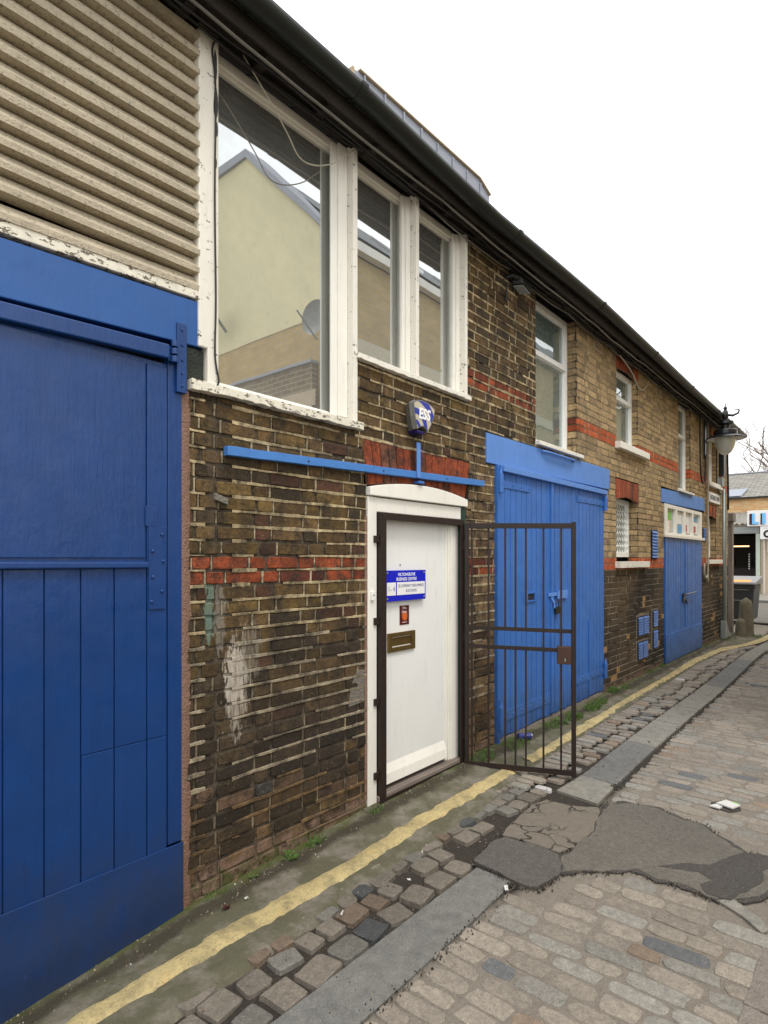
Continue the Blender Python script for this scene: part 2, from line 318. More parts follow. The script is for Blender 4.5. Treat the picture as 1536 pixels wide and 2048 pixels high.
# ---------------------------------------------------------------- mesh helpers
class MB:
    def __init__(s): s.v = []; s.f = []; s.c = []
    def add(s, vs, fs, col=None):
        n = len(s.v); s.v += [tuple(p) for p in vs]
        for f in fs: s.f.append(tuple(i + n for i in f)); s.c.append(col or (1, 1, 1))
        return s
    def box(s, x0, x1, y0, y1, z0, z1, col=None):
        vs = [(x, y, z) for z in (z0, z1) for y in (y0, y1) for x in (x0, x1)]
        return s.add(vs, [(0, 2, 3, 1), (4, 5, 7, 6), (0, 1, 5, 4), (2, 6, 7, 3), (0, 4, 6, 2), (1, 3, 7, 5)], col)
    def prism(s, pts, y0, y1, col=None):
        """outline (x,z) extruded between y0 (front) and y1"""
        n = len(pts); vs = [(x, y0, z) for x, z in pts] + [(x, y1, z) for x, z in pts]
        fs = [tuple(range(n)), tuple(range(2 * n - 1, n - 1, -1))] + [(i, i + n, (i + 1) % n + n, (i + 1) % n) for i in range(n)]
        return s.add(vs, fs, col)
    def slab(s, pts, z0, z1, col=None):
        n = len(pts); vs = [(x, y, z0) for x, y in pts] + [(x, y, z1) for x, y in pts]
        fs = [tuple(range(n, 2 * n)), tuple(range(n - 1, -1, -1))] + [(i, (i + 1) % n, (i + 1) % n + n, i + n) for i in range(n)]
        return s.add(vs, fs, col)
    def tube(s, pts, r, n=8, col=None, cap=True):
        pts = [Vector(p) for p in pts]; m = len(pts); rs = r if isinstance(r, (list, tuple)) else [r] * m
        vs = []; up0 = None
        for i, p in enumerate(pts):
            t = (pts[min(i + 1, m - 1)] - pts[max(i - 1, 0)]).normalized()
            if up0 is None: up0 = Vector((0, 0, 1)) if abs(t.z) < .9 else Vector((1, 0, 0))
            a = t.cross(up0).normalized(); b = t.cross(a).normalized(); up0 = -b if abs(b.length) > 0 else up0
            up0 = a.cross(t).normalized()
            for k in range(n):
                q = 2 * math.pi * k / n; vs.append(p + (a * math.cos(q) + b * math.sin(q)) * rs[i])
        fs = [(i * n + k, i * n + (k + 1) % n, (i + 1) * n + (k + 1) % n, (i + 1) * n + k) for i in range(m - 1) for k in range(n)]
        if cap: fs += [tuple(range(n - 1, -1, -1)), tuple(range((m - 1) * n, m * n))]
        return s.add(vs, fs, col)
    def lathe(s, prof, cx, cy, n=24, col=None):
        vs = [(cx + r * math.cos(2 * math.pi * k / n), cy + r * math.sin(2 * math.pi * k / n), z) for r, z in prof for k in range(n)]
        fs = [(i * n + k, i * n + (k + 1) % n, (i + 1) * n + (k + 1) % n, (i + 1) * n + k) for i in range(len(prof) - 1) for k in range(n)]
        return s.add(vs, fs, col)
    def build(s, name, mat, parent=None, bevel=0, smooth=False, label=None):
        me = bpy.data.meshes.new(name); me.from_pydata(s.v, [], s.f)
        if any(c != (1, 1, 1) for c in s.c):
            at = me.color_attributes.new('Col', 'FLOAT_COLOR', 'CORNER'); buf = []
            for f, c in zip(s.f, s.c): buf += [c[0], c[1], c[2], 1.] * len(f)
            at.data.foreach_set('color', buf)
        if smooth: me.shade_smooth()
        me.update()
        o = bpy.data.objects.new(name, me); COL.objects.link(o); me.materials.append(mat)
        if parent:
            o.parent = parent
            if parent.type == 'EMPTY' and parent.parent is None: o.location = -parent.location
        if bevel:
            b = o.modifiers.new('bevel', 'BEVEL'); b.width = bevel; b.segments = 2; b.limit_method = 'ANGLE'
        if label: o['label'] = label
        return o
def tag(o, label=None, cat=None, group=None, kind=None):
    if label: o['label'] = label
    if cat: o['category'] = cat
    if group: o['group'] = group
    if kind: o['kind'] = kind
    return o
def thing(name, loc, label, cat, group=None):
    o = bpy.data.objects.new(name, None); COL.objects.link(o); o.location = loc; o.empty_display_size = .1
    return tag(o, label, cat, group)
def B(*a, **k): return MB().box(*a, **k)
def text(name, body, size, mat, parent, loc, rot, extrude=.0008, align='CENTER', sx=1., shear=0., bold=0.):
    cu = bpy.data.curves.new(name, 'FONT'); cu.body = body; cu.size = size; cu.align_x = align; cu.extrude = extrude
    cu.shear = shear; cu.offset = bold; cu.resolution_u = 3
    tmp = bpy.data.objects.new('t', cu); COL.objects.link(tmp)
    dg = bpy.context.evaluated_depsgraph_get(); me = bpy.data.meshes.new_from_object(tmp.evaluated_get(dg))
    bpy.data.objects.remove(tmp); bpy.data.curves.remove(cu)
    from mathutils import Euler, Matrix
    mt = Matrix.Translation(loc) @ Euler(rot).to_matrix().to_4x4() @ Matrix.Diagonal((sx, 1, 1, 1)); me.transform(mt)
    me.materials.clear(); me.materials.append(mat); me.name = name
    o = bpy.data.objects.new(name, me); COL.objects.link(o); o.parent = parent
    if parent.type == 'EMPTY': o.location = -parent.location
    return o
RX = (math.radians(90), 0, 0)
def nz(x, y, z=0.): return noise.noise(Vector((x, y, z)))
def clamp(x, a=0., b=1.): return max(a, min(b, x))
def lerp(a, b, t): return a + (b - a) * t
def interp(x, pts):
    if x <= pts[0][0]: return pts[0][1]
    for (a, p), (b, q) in zip(pts, pts[1:]):
        if x <= b: return lerp(p, q, (x - a) / (b - a))
    return pts[-1][1]
def inpoly(x, y, P):
    r = False; j = len(P) - 1
    for i in range(len(P)):
        if (P[i][1] > y) != (P[j][1] > y) and x < (P[j][0] - P[i][0]) * (y - P[i][1]) / (P[j][1] - P[i][1]) + P[i][0]: r = not r
        j = i
    return r
RISE = [(-3, -.5), (.7, -.10), (1.5, -.01), (2.9, .055), (4, .075), (5, .06), (9, .06), (13, .04), (14, .05), (30, .05)]
def gz(x, y):
    t = clamp((y + .55) / .55); z = interp(x, RISE) * t
    if x < 1.5: z = lerp(z, (x - 1.5) * .06, 1 - t)
    return max(z, .06 * clamp((x - 14) / 6)) if x > 14 else z

# ================================================================ THE SETTING: ground
gb = MB(); xs = []; x = -60.
while x < 1200: xs.append(x); x += .12 if -2 < x < 17 else (1. if abs(x) < 40 else (6 if x < 100 else 100))
xs = sorted(set(round(a, 3) for a in xs)); ys = [-900, -300, -90, -30, -10] + [-5 + .12 * i for i in range(0, 44)] + [.4, 1, 4, 10, 30, 100, 400, 900]
for i, x in enumerate(xs):
    for y in ys:
        z = (gz(x, y) if y < .5 else .0) - (.0080 if y < -.58 else .022) - (.013 if y > -1.05 and y < -.58 else 0)
        if x > 17 or y < -5 or y > .5: z -= .02
        gb.v.append((x, y, z + .004 * nz(x * 3, y * 3)))
ny = len(ys)
for i in range(len(xs) - 1):
    for j in range(ny - 1): gb.f.append((i * ny + j, (i + 1) * ny + j, (i + 1) * ny + j + 1, i * ny + j + 1)); gb.c.append((1, 1, 1))
tag(gb.build('ground', M['joint'], smooth=True), kind='structure')

ASPH = [(3.945, -1.119), (4.033, -1.197), (4.089, -1.389), (4.03, -1.474), (4.007, -1.661), (3.891, -1.772), (3.781, -1.905), (3.70, -2.03), (3.518, -2.1), (3.341, -2.05), (3.206, -1.946), (3.177, -1.872), (3.204, -1.766), (3.205, -1.68), (3.184, -1.627), (3.21, -1.518), (3.073, -1.373), (2.989, -1.274), (2.931, -1.237), (3.069, -1.171), (3.224, -1.177), (3.492, -1.181), (3.743, -1.125)]
CONC = [(3.616, -.732), (3.741, -.776), (3.753, -.944), (3.836, -1.09), (3.743, -1.125), (3.492, -1.181), (3.224, -1.177), (3.108, -1.13), (3.114, -.992), (3.093, -.792), (3.279, -.76)]
SMALL = [(2.719, -.826), (2.994, -.793), (3.074, -.829), (3.103, -.997), (3.083, -1.153), (2.931, -1.237), (2.812, -1.218), (2.732, -1.211), (2.678, -1.161), (2.684, -1.066), (2.712, -.979)]
BLOB = [(3.30, -1.60), (3.42, -1.68), (3.50, -1.80), (3.62, -1.85), (3.76, -1.90), (3.80, -1.97), (3.84, -2.15), (3.78, -2.17), (3.72, -2.05), (3.60, -2.02), (3.511, -2.05), (3.341, -2.0), (3.206, -1.946), (3.184, -1.853), (3.258, -1.801), (3.34, -1.84), (3.386, -1.773)]
def rough_poly(P, step=.03, amp=.012, seed=0):
    out = []
    for (a, b), (c, d) in zip(P, P[1:] + P[:1]):
        n = max(1, int(math.hypot(c - a, d - b) / step))
        for k in range(n):
            t = k / n; x, y = lerp(a, c, t), lerp(b, d, t)
            out.append((x + amp * nz(x * 14, y * 14, seed), y + amp * nz(x * 14, y * 14, seed + 9)))
    return out
def patch(name, P, z, mat, amp=.014, seed=0, dome=0):
    o = rough_poly(P, .02, amp, seed); m = MB(); n = len(o)
    m.slab(o, z - .03, z)
    return tag(m.build(name, mat, bevel=.004), kind='structure')
patch('asphalt_patch', [(lerp(3.5, x, 1.05), lerp(-1.5, y, 1.05)) for x, y in ASPH], .0045, M['asphalt_dark'], .03, 31)
patch('asphalt_patch', ASPH, .008, M['asphalt'], .022)
patch('concrete_patch', CONC, .011, M['concrete'], seed=3)
patch('asphalt_patch', SMALL, .014, M['asphalt_mid'], seed=5, dome=.012)
patch('asphalt_patch', BLOB, .0115, M['asphalt_dark'], seed=8, dome=.004)
def slabgrp(name, P, z, mat):
    m = MB(); o = rough_poly(P, .04, .004, 2); m.slab(o, z - .05, z - .004); return tag(m.build(name, mat, bevel=.003), kind='structure')
J = [(2.69, 2.66), (2.69, 2.66)]
slabgrp('granite_channel', [(.1, -.87), (.1, -1.13), (2.62, -1.085), (2.692, -1.07), (2.696, -.865), (2.44, -.862)], .004, M['slab'])
slabgrp('granite_channel', [(-2.2, -.87), (-2.2, -1.13), (.09, -1.13), (.09, -.87)], .004, M['slab'])
slabgrp('granite_channel', [(3.96, -.742), (4.362, -.765), (4.326, -1.03), (3.92, -1.05)], .005, M['slab_pale'])
js = [(4.368, 4.335, -.764, -1.028), (5.464, 5.425, -.735, -.996), (6.353, 6.303, -.724, -.982), (7.164, 7.086, -.724, -.975), (7.905, 7.87, -.728, -.976), (8.585, 8.517, -.715, -.964), (10.084, 10.131, -.689, -.925), (11.033, 11.055, -.669, -.90), (12.069, 12.046, -.66, -.89), (13.6, 13.6, -.72, -.96), (15.2, 15.2, -.80, -1.05), (17, 17, -.9, -1.15)]
for a, b in zip(js, js[1:]):
    slabgrp('granite_channel', [(a[0] + .006, a[2]), (b[0] - .006, b[2]), (b[1] - .006, b[3]), (a[1] + .006, a[3])], .003 + R.uniform(-.002, .003), R.choice([M['slab'], M['slab_pale'], M['slab_pale']]) if a[0] > 5 else M['slab'])

# granite setts
st = MB()
def sett(cx, cy, lx, ly, z, col, n=12, rnd=.5, relief=.012, ang=0.):
    ca_, sa_ = math.cos(ang), math.sin(ang); sd_ = R.uniform(0, 99); rings = []
    for k, (ins, dz) in enumerate(((0, -relief), (.003, -.002), (.009, 0), (.028, .0008))):
        ring = []
        for i in range(n):
            q = 2 * math.pi * (i + .5) / n; c_, s_ = math.cos(q), math.sin(q); e = .30 + .32 * rnd
            px = math.copysign(abs(c_) ** e, c_); py = math.copysign(abs(s_) ** e, s_)
            w_ = 1 + .15 * nz(sd_ + c_ * 1.5, s_ * 1.5, sd_) + .05 * nz(sd_ + c_ * 5, s_ * 5, sd_)
            px *= max(.01, lx / 2 - ins) * w_; py *= max(.01, ly / 2 - ins) * w_
            X_, Y_ = cx + px * ca_ - py * sa_, cy + px * sa_ + py * ca_
            ring.append((X_, Y_, z + dz + (.002 * nz(X_ * 9, Y_ * 9) if k > 1 else 0)))
        rings.append(ring)
    vs = [p for r in rings for p in r]; fs = []
    for r in range(3):
        for i in range(n): fs.append((r * n + i, r * n + (i + 1) % n, (r + 1) * n + (i + 1) % n, (r + 1) * n + i))
    fs.append(tuple(3 * n + i for i in range(n))); st.add(vs, fs, col)
def settcol(warm=.5, white=.0):
    b = R.uniform(.84, 1.16); t = R.random()
    if t < white: return (.5, .5, .52)
    if t < .035: return (.11 * b, .118 * b, .128 * b)
    if t < .075: return (.225 * b, .175 * b, .135 * b)
    if t < .35: return (.235 * b, .23 * b, .212 * b)
    return (.25 * b, .226 * b, .195 * b)
STAY = [ASPH, CONC, SMALL, BLOB]
def blocked(x, y, m=.03):
    return any(inpoly(x + a, y + b, P) for P in STAY for a, b in ((0, 0), (m, 0), (-m, 0), (0, m), (0, -m)))
x = -1.2
while x < 17.2:
    wd = R.uniform(.082, .118); y = -1.07 - R.uniform(0, .06) if x < 4.3 else interp(x, [(4.3, -1.05), (6, -1.0), (8, -.985), (10, -.94), (12, -.905), (13.6, -1.0), (17, -1.2)]) - R.uniform(0, .03)
    if 2.7 < x < 3.9: y = -1.1
    nn = 14 if x < 6 else (10 if x < 10 else 8)
    while y > (-3.5 if x < 12 else -2.9):
        L = R.uniform(.14, .26); cy = y - L / 2
        jx = .012 * nz(x, cy * 2)
        if not (x < 3.02 and -2.36 - L / 2 < cy < -2.07 - L / 2 + .02) and not (3.0 < x < 3.24 and -2.2 < cy < -1.85) and not any(blocked(x + wd / 2 + jx, cy + q) for q in (-L * .35, 0, L * .35)):
            hole = math.hypot(x + wd / 2 - 4.42, cy + 1.70) < .09
            if not hole: sett(x + wd / 2 + jx, cy, wd - R.uniform(.002, .010), L - R.uniform(.003, .016), gz(x, -2) + R.uniform(-.007, .000) - .001, settcol(white=.008 if 4.5 < x < 7 else .001), nn, R.uniform(.1, 1.15), .012, R.uniform(-.06, .06))
        y -= L
    x += wd
for cy0, ly, wa, wb2, pr_, zz_ in ((-.785, .145, .13, .19, .95, .001), (-.640, .125, .11, .18, .88, .001), (-.535, .10, .10, .17, .8, .0005), (-.455, .06, .06, .11, .55, -.001)):
    x = -1.
    while x < 3.8:
        wd = R.uniform(wa, wb2); cy = cy0 + .012 * nz(x * 3, cy0) + R.uniform(-.008, .008)
        if R.random() < pr_ and not blocked(x + wd / 2, cy, .05):
            sett(x + wd / 2, cy, wd - R.uniform(.006, .028), ly - R.uniform(.002, .025), gz(x, cy) + zz_ + R.uniform(-.004, .004) * (1 if cy < -.6 else .7), tuple(q * .62 for q in settcol()) if cy < -.5 else tuple(q * .75 for q in settcol()), 16, R.uniform(-.45, .35), .03, R.uniform(-.2, .2))
        x += wd
x = 3.8
while x < 17:
    wd = R.uniform(.085, .125); y0 = interp(x, [(3.8, -.44), (5, -.40), (8, -.35), (10, -.33), (12, -.38), (13, -.60), (14, -.66)]); y1 = interp(x, [(3.8, -.72), (5, -.73), (8, -.71), (12, -.65), (13.6, -.71), (17, -.88)]); y = y0
    while y - .1 > y1:
        L = min(R.uniform(.12, .22), y - y1)
        sett(x + wd / 2, y - L / 2, wd - .014, L - .014, gz(x, y) + R.uniform(-.002, .004), settcol(white=.01), 10 if x < 8 else 8, R.uniform(.1, .7), .02, R.uniform(-.1, .1)); y -= L
    x += wd
tag(st.build('cobbled_road', M['sett'], smooth=False), kind='structure')

# pavement strip with moss, and the yellow line
pv = MB(); X0, X1, nx, ny = -2.2, 14.6, 420, 12
for i in range(nx + 1):
    x = lerp(X0, X1, i / nx); yo = -.565 + .03 * nz(x * 5, 1) + .015 * nz(x * 22, 4)
    if 3.3 < x <= 4: yo = lerp(yo, -.41, (x - 3.3) / .7)
    if x > 4: yo = interp(x, [(4, -.41), (5, -.385), (8, -.34), (10, -.30), (12, -.34), (13, -.55), (14.6, -.62)]) + .012 * nz(x * 15, 2)
    for j in range(ny + 1):
        y = lerp(yo, .02, j / ny); pv.v.append((x, y, gz(x, y) + (.002 if j else -.02) + .005 * nz(x * 6, y * 9) + .003 * nz(x * 30, y * 30)))
for i in range(nx):
    for j in range(ny): pv.f.append((i * (ny + 1) + j, (i + 1) * (ny + 1) + j, (i + 1) * (ny + 1) + j + 1, i * (ny + 1) + j + 1)); pv.c.append((1, 1, 1))
tag(pv.build('pavement', M['pavement'], smooth=True), kind='structure')
YI = [(-2, -.22), (.86, -.255), (1.3, -.268), (1.69, -.278), (2.3, -.305), (2.9, -.28), (3.8, -.29), (4.83, -.29), (5.5, -.266), (6.3, -.258), (7.1, -.24), (8.4, -.235), (10.3, -.17), (12.1, -.235), (12.9, -.43), (14.2, -.55), (17, -.7)]
YO = [(-2, -.34), (.94, -.372), (1.24, -.39), (1.68, -.42), (2.25, -.43), (2.78, -.40), (3.6, -.405), (4.67, -.375), (5.77, -.362), (6.5, -.33), (8.9, -.305), (10.2, -.285), (11.6, -.33), (12.6, -.48), (13.5, -.66), (17, -.9)]
yl = MB(); nx = 700
for i in range(nx + 1):
    x = lerp(-2, 16.8, i / nx); a = interp(x, YI) + .018 * nz(x * 9, 7) + .008 * nz(x * 40, 3); b = interp(x, YO) + .018 * nz(x * 9, 17) + .008 * nz(x * 40, 13)
    for j in range(6):
        y = lerp(b, a, j / 5); yl.v.append((x, y, gz(x, y) + (.011 if 0 < j < 5 else -.003) + .004 * nz(x * 6, y * 9) + .003 * nz(x * 25, y * 25)))
for i in range(nx):
    if 4.02 < lerp(-2, 16.8, i / nx) < 4.3: continue
    for j in range(5): yl.f.append((i * 6 + j, (i + 1) * 6 + j, (i + 1) * 6 + j + 1, i * 6 + j + 1)); yl.c.append((1, 1, 1))
tag(yl.build('yellow_line', M['yellow'], smooth=True), kind='structure')
# raised stone edging and groove at the right
slabgrp('kerb', [(3.17, -1.90), (3.235, -1.955), (3.14, -2.08), (3.06, -2.125), (3.02, -2.10), (3.10, -2.02)], .010, M['slab_pale'])
x = -1.
while x < 3.0:
    L = R.uniform(.26, .42); L = min(L, 3.12 - x)
    slabgrp('granite_channel', [(x + .004, -2.115), (x + L - .004, -2.115), (x + L - .004, -2.36), (x + .004, -2.36)], R.uniform(.0, .006), M['sett_plain']); x += L
patch('pothole', [(4.35, -1.65), (4.43, -1.62), (4.50, -1.67), (4.50, -1.77), (4.42, -1.80), (4.34, -1.74)], .0035, M['asphalt_dark'], .01, 12)  # flat patch; the dark of the recess is put into its colour
# crossing road and far footpath
tag(B(17.2, 25.2, -40, 40, .02, .052).build('road', M['asphalt']), kind='structure')
tag(B(25.2, 30, -40, 40, .02, .13).build('footpath', M['slab_pale'], bevel=.02), kind='structure')
tag(B(24.98, 25.2, -40, 40, .02, .14).build('kerb', M['slab']), kind='structure')
gv = MB()
for k in range(3200):
    x = R.uniform(.6, 13.5); y = -abs(R.gauss(.06, .06)) - .01 if R.random() < .72 else R.uniform(-1.15, -.45); r = R.uniform(.0015, .006) * (1.7 if R.random() < .08 else 1)
    z = gz(x, y); c_ = R.choice([(.2, .18, .15), (.1, .09, .07), (.28, .25, .19), (.05, .045, .04), (.16, .11, .07), (.12, .12, .11), (.45, .44, .42) if R.random() < .15 else (.1, .1, .09)])
    vs = [(x + R.uniform(-r, r), y - r, z), (x + r, y + R.uniform(-r, r), z), (x, y + r, z), (x - r, y, z), (x + R.uniform(-r, r) * .4, y, z + r * 1.4)]
    gv.add(vs, [(0, 1, 4), (1, 2, 4), (2, 3, 4), (3, 0, 4)], c_)
for P_, n_k in ((ASPH, 1500), (SMALL, 500), (CONC, 350), (BLOB, 500), ([(4.3, -1.04), (12, -.95), (12, -.96), (4.3, -1.05)], 700), ([(.8, -1.13), (2.66, -1.09), (2.66, -1.10), (.8, -1.14)], 450)):
    for k in range(n_k):
        i = R.randrange(len(P_)); (a, b), (c, d) = P_[i], P_[(i + 1) % len(P_)]; t = R.random(); x = lerp(a, c, t) + R.gauss(0, .018); y = lerp(b, d, t) + R.gauss(0, .018); r = R.uniform(.0015, .0065); z = gz(x, y) + .004
        c_ = R.choice([(.03, .028, .026), (.05, .045, .04), (.09, .08, .07), (.02, .02, .02), (.14, .12, .1)])
        gv.add([(x + R.uniform(-r, r), y - r, z - .006), (x + r, y + R.uniform(-r, r), z - .006), (x, y + r, z - .006), (x - r, y, z - .006), (x + R.uniform(-r, r) * .4, y, z + r * .9)], [(0, 1, 4), (1, 2, 4), (2, 3, 4), (3, 0, 4)], c_)
tag(gv.build('gravel', M['sett']), 'loose grit and chips scattered along the foot of the wall and the channel', 'gravel', kind='stuff')
gs = MB()
def tuft(cx, cy, rad, n, h):
    for k in range(n):
        a = R.uniform(0, 6.28); d = rad * math.sqrt(R.random()); x, y = cx + d * math.cos(a) * 2.2, min(-.01, cy + d * math.sin(a)); z = gz(x, y)
        hh = h * R.uniform(.4, 1.1); b = R.uniform(0, 6.28); lx, ly = math.cos(b) * hh * .5, math.sin(b) * hh * .5; w_ = R.uniform(.0015, .004)
        gs.add([(x - w_, y, z), (x + w_, y, z), (x + lx * .5 + w_, y + ly * .5, z + hh * .7), (x + lx, y + ly, z + hh)], [(0, 1, 2), (0, 2, 3)])
for t in ((4.05, -.10, .07, 160, .05), (4.55, -.12, .09, 220, .05), (5.3, -.12, .07, 200, .05), (5.7, -.16, .06, 260, .06), (6.2, -.15, .07, 330, .06), (6.5, -.13, .06, 240, .05), (7.1, -.06, .05, 160, .06), (7.4, -.1, .05, 90, .04), (8.6, -.04, .04, 90, .05), (1.65, -.04, .03, 40, .02), (2.3, -.05, .04, 90, .03), (2.8, -.07, .03, 60, .025), (9.2, -.03, .04, 80, .06), (13.4, -.12, .15, 160, .05), (11.9, -.03, .05, 80, .04), (14.3, -.5, .1, 160, .06)): tuft(*t)
tag(gs.build('grass', M['grass']), 'green grass growing in the gutter at the foot of the wall and blue doors', 'grass', kind='stuff')

# ================================================================ THE MEWS BUILDING
bd_ = thing('mews_building', (1.5, 0, 0), 'long two storey brown brick mews building with blue garage doors, white windows and black gutter', 'building')
XE = 14.1
OPEN = [(-1.3, 1.49, -.6, 2.45), (-1.3, 1.61, 2.45, 2.86), (-1.3, 1.673, 2.86, 4.4),       # near garage bay, louvre
        (1.673, 2.655, 2.44, 4.4), (2.655, 3.935, 2.88, 4.4),                               # big windows
        (2.784, 3.925, .02, 2.10), (2.765, 3.985, 2.10, 2.395),                              # entrance and its arch
        (4.40, 6.875, -.1, 2.46), (4.25, 7.09, 2.425, 2.68),                                 # middle garage
        (5.172, 6.13, 2.70, 4.4), (7.36, 8.18, 3.03, 4.0), (7.36, 8.18, 4.0, 4.16),
        (7.36, 8.2, 1.60, 2.40), (7.33, 8.22, 2.37, 2.63),
        (9.40, 11.70, -.1, 2.46), (9.25, 11.95, 2.46, 2.70),
        (10.2, 10.97, 2.70, 4.4), (12.2, 13.08, 3.03, 3.98), (12.19, 12.95, 1.62, 2.42), (12.17, 12.98, 2.40, 2.66)]
def subtract(rects, op):
    out = []
    for a, b, c, d in rects:
        e, f, g, h = op
        if e >= b or f <= a or g >= d or h <= c: out.append((a, b, c, d)); continue
        if a < e: out.append((a, e, c, d)); a = e
        if b > f: out.append((f, b, c, d)); b = f
        if c < g: out.append((a, b, c, g))
        if d > h: out.append((a, b, h, d))
    return out
wb, mo, bk = MB(), MB(), MB()
C0 = 1.497; CH = .0750
def brickcol(x, z, red):
    b = R.uniform(.55, 1.15) if x < 6.13 else R.uniform(.85, 1.2); n1 = nz(x * 1.1, z * 1.4, 5); n2 = nz(x * .7, z * .9, 11)
    if red:
        c = [.28, .068, .030] if R.random() < .7 else [.12, .036, .024]
        if x > 6.2: c = [.42, .10, .040]
    elif x < 6.13:
        c = [.125, .082, .038]
        t = R.random()
        if t < .22: c = [.14, .095, .038]
        elif t < .42: c = [.062, .046, .028]
        elif t < .46: c = [.10, .050, .032]
        k = clamp((x - 4.6) / 1.2 + n2 * .6)
        if z > 2.3: c = [lerp(p, q, k * .7) for p, q in zip(c, (.16, .115, .055))]
        if 3.95 < x < 4.45 and z < 2.45 : kk = R.uniform(.1, .95); c = [lerp(p, q, kk) for p, q in zip(c, (.27, .19, .12))]
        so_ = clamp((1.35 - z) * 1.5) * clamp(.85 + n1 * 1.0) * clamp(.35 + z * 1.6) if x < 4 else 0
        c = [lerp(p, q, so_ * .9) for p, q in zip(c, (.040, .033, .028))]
        if z < .5 and x < 3 and R.random() < .4: c = R.choice([[.13, .09, .045], [.08, .082, .085], [.15, .10, .07], [.12, .08, .045]])
    else:
        c = [.38, .285, .165]
        if R.random() < .3: c = [.27, .205, .125]
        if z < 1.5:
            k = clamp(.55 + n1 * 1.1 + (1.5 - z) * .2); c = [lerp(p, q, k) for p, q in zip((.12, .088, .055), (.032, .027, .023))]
            if R.random() < .04: c = [.3, .19, .09]
        elif z < 1.62 and not red: c = [.2, .13, .08]
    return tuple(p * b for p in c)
def brick(mp, u0, u1, v0, v1, x, z, red, n=12):
    g = .0045; u0 += g; u1 -= g; v0 += g; v1 -= g
    if u1 - u0 < .012 or v1 - v0 < .012: return
    hu, hv = (u1 - u0) / 2, (v1 - v0) / 2; cu_, cv_ = (u0 + u1) / 2, (v0 + v1) / 2
    wob = .0055 if x < 6.13 else .0015; dep = R.uniform(-.0015, .003); per = []
    ks = [(-1, -1), (-.4, -1), (.4, -1), (1, -1), (1, 0), (1, 1), (.4, 1), (-.4, 1), (-1, 1), (-1, 0)] if n > 8 else [(-1, -1), (1, -1), (1, 1), (-1, 1)]
    for a, b_ in ks:
        j1, j2 = R.uniform(0, wob), R.uniform(0, wob)
        if abs(a) == 1 and abs(b_) == 1 and n > 8: j1 += .004; j2 += .003
        per.append((cu_ + a * (hu - j1), cv_ + b_ * (hv - j2)))
    m = len(per); vs = [mp(u, v, -.008) for u, v in per]; 
    vs += [mp(u, v, dep - .0012) for u, v in per]
    ins = [(cu_ + (u - cu_) * (1 - .004 / hu), cv_ + (v - cv_) * (1 - .004 / hv)) for u, v in per]
    vs += [mp(u, v, dep + R.uniform(.0005, .0025 if x < 6 else .001)) for u, v in ins]
    fs = []
    for r in (0, m):
        fs += [(r + i, r + (i + 1) % m, r + m + (i + 1) % m, r + m + i) for i in range(m)]
    fs.append(tuple(range(2 * m, 3 * m))); wb.add(vs, fs, brickcol(x, z, red))
front = lambda u, v, d: (u, -d, v)
def ledge(x, z):    # waviness of the old courses
    return (.008 * nz(x * .9, z * .7, 3) + .003 * nz(x * 4, z * 9, 8)) if x < 6.13 else .002 * nz(x, z)
k0 = int((-.25 - C0) / CH); k1 = int((4.16 - C0) / CH) + 1
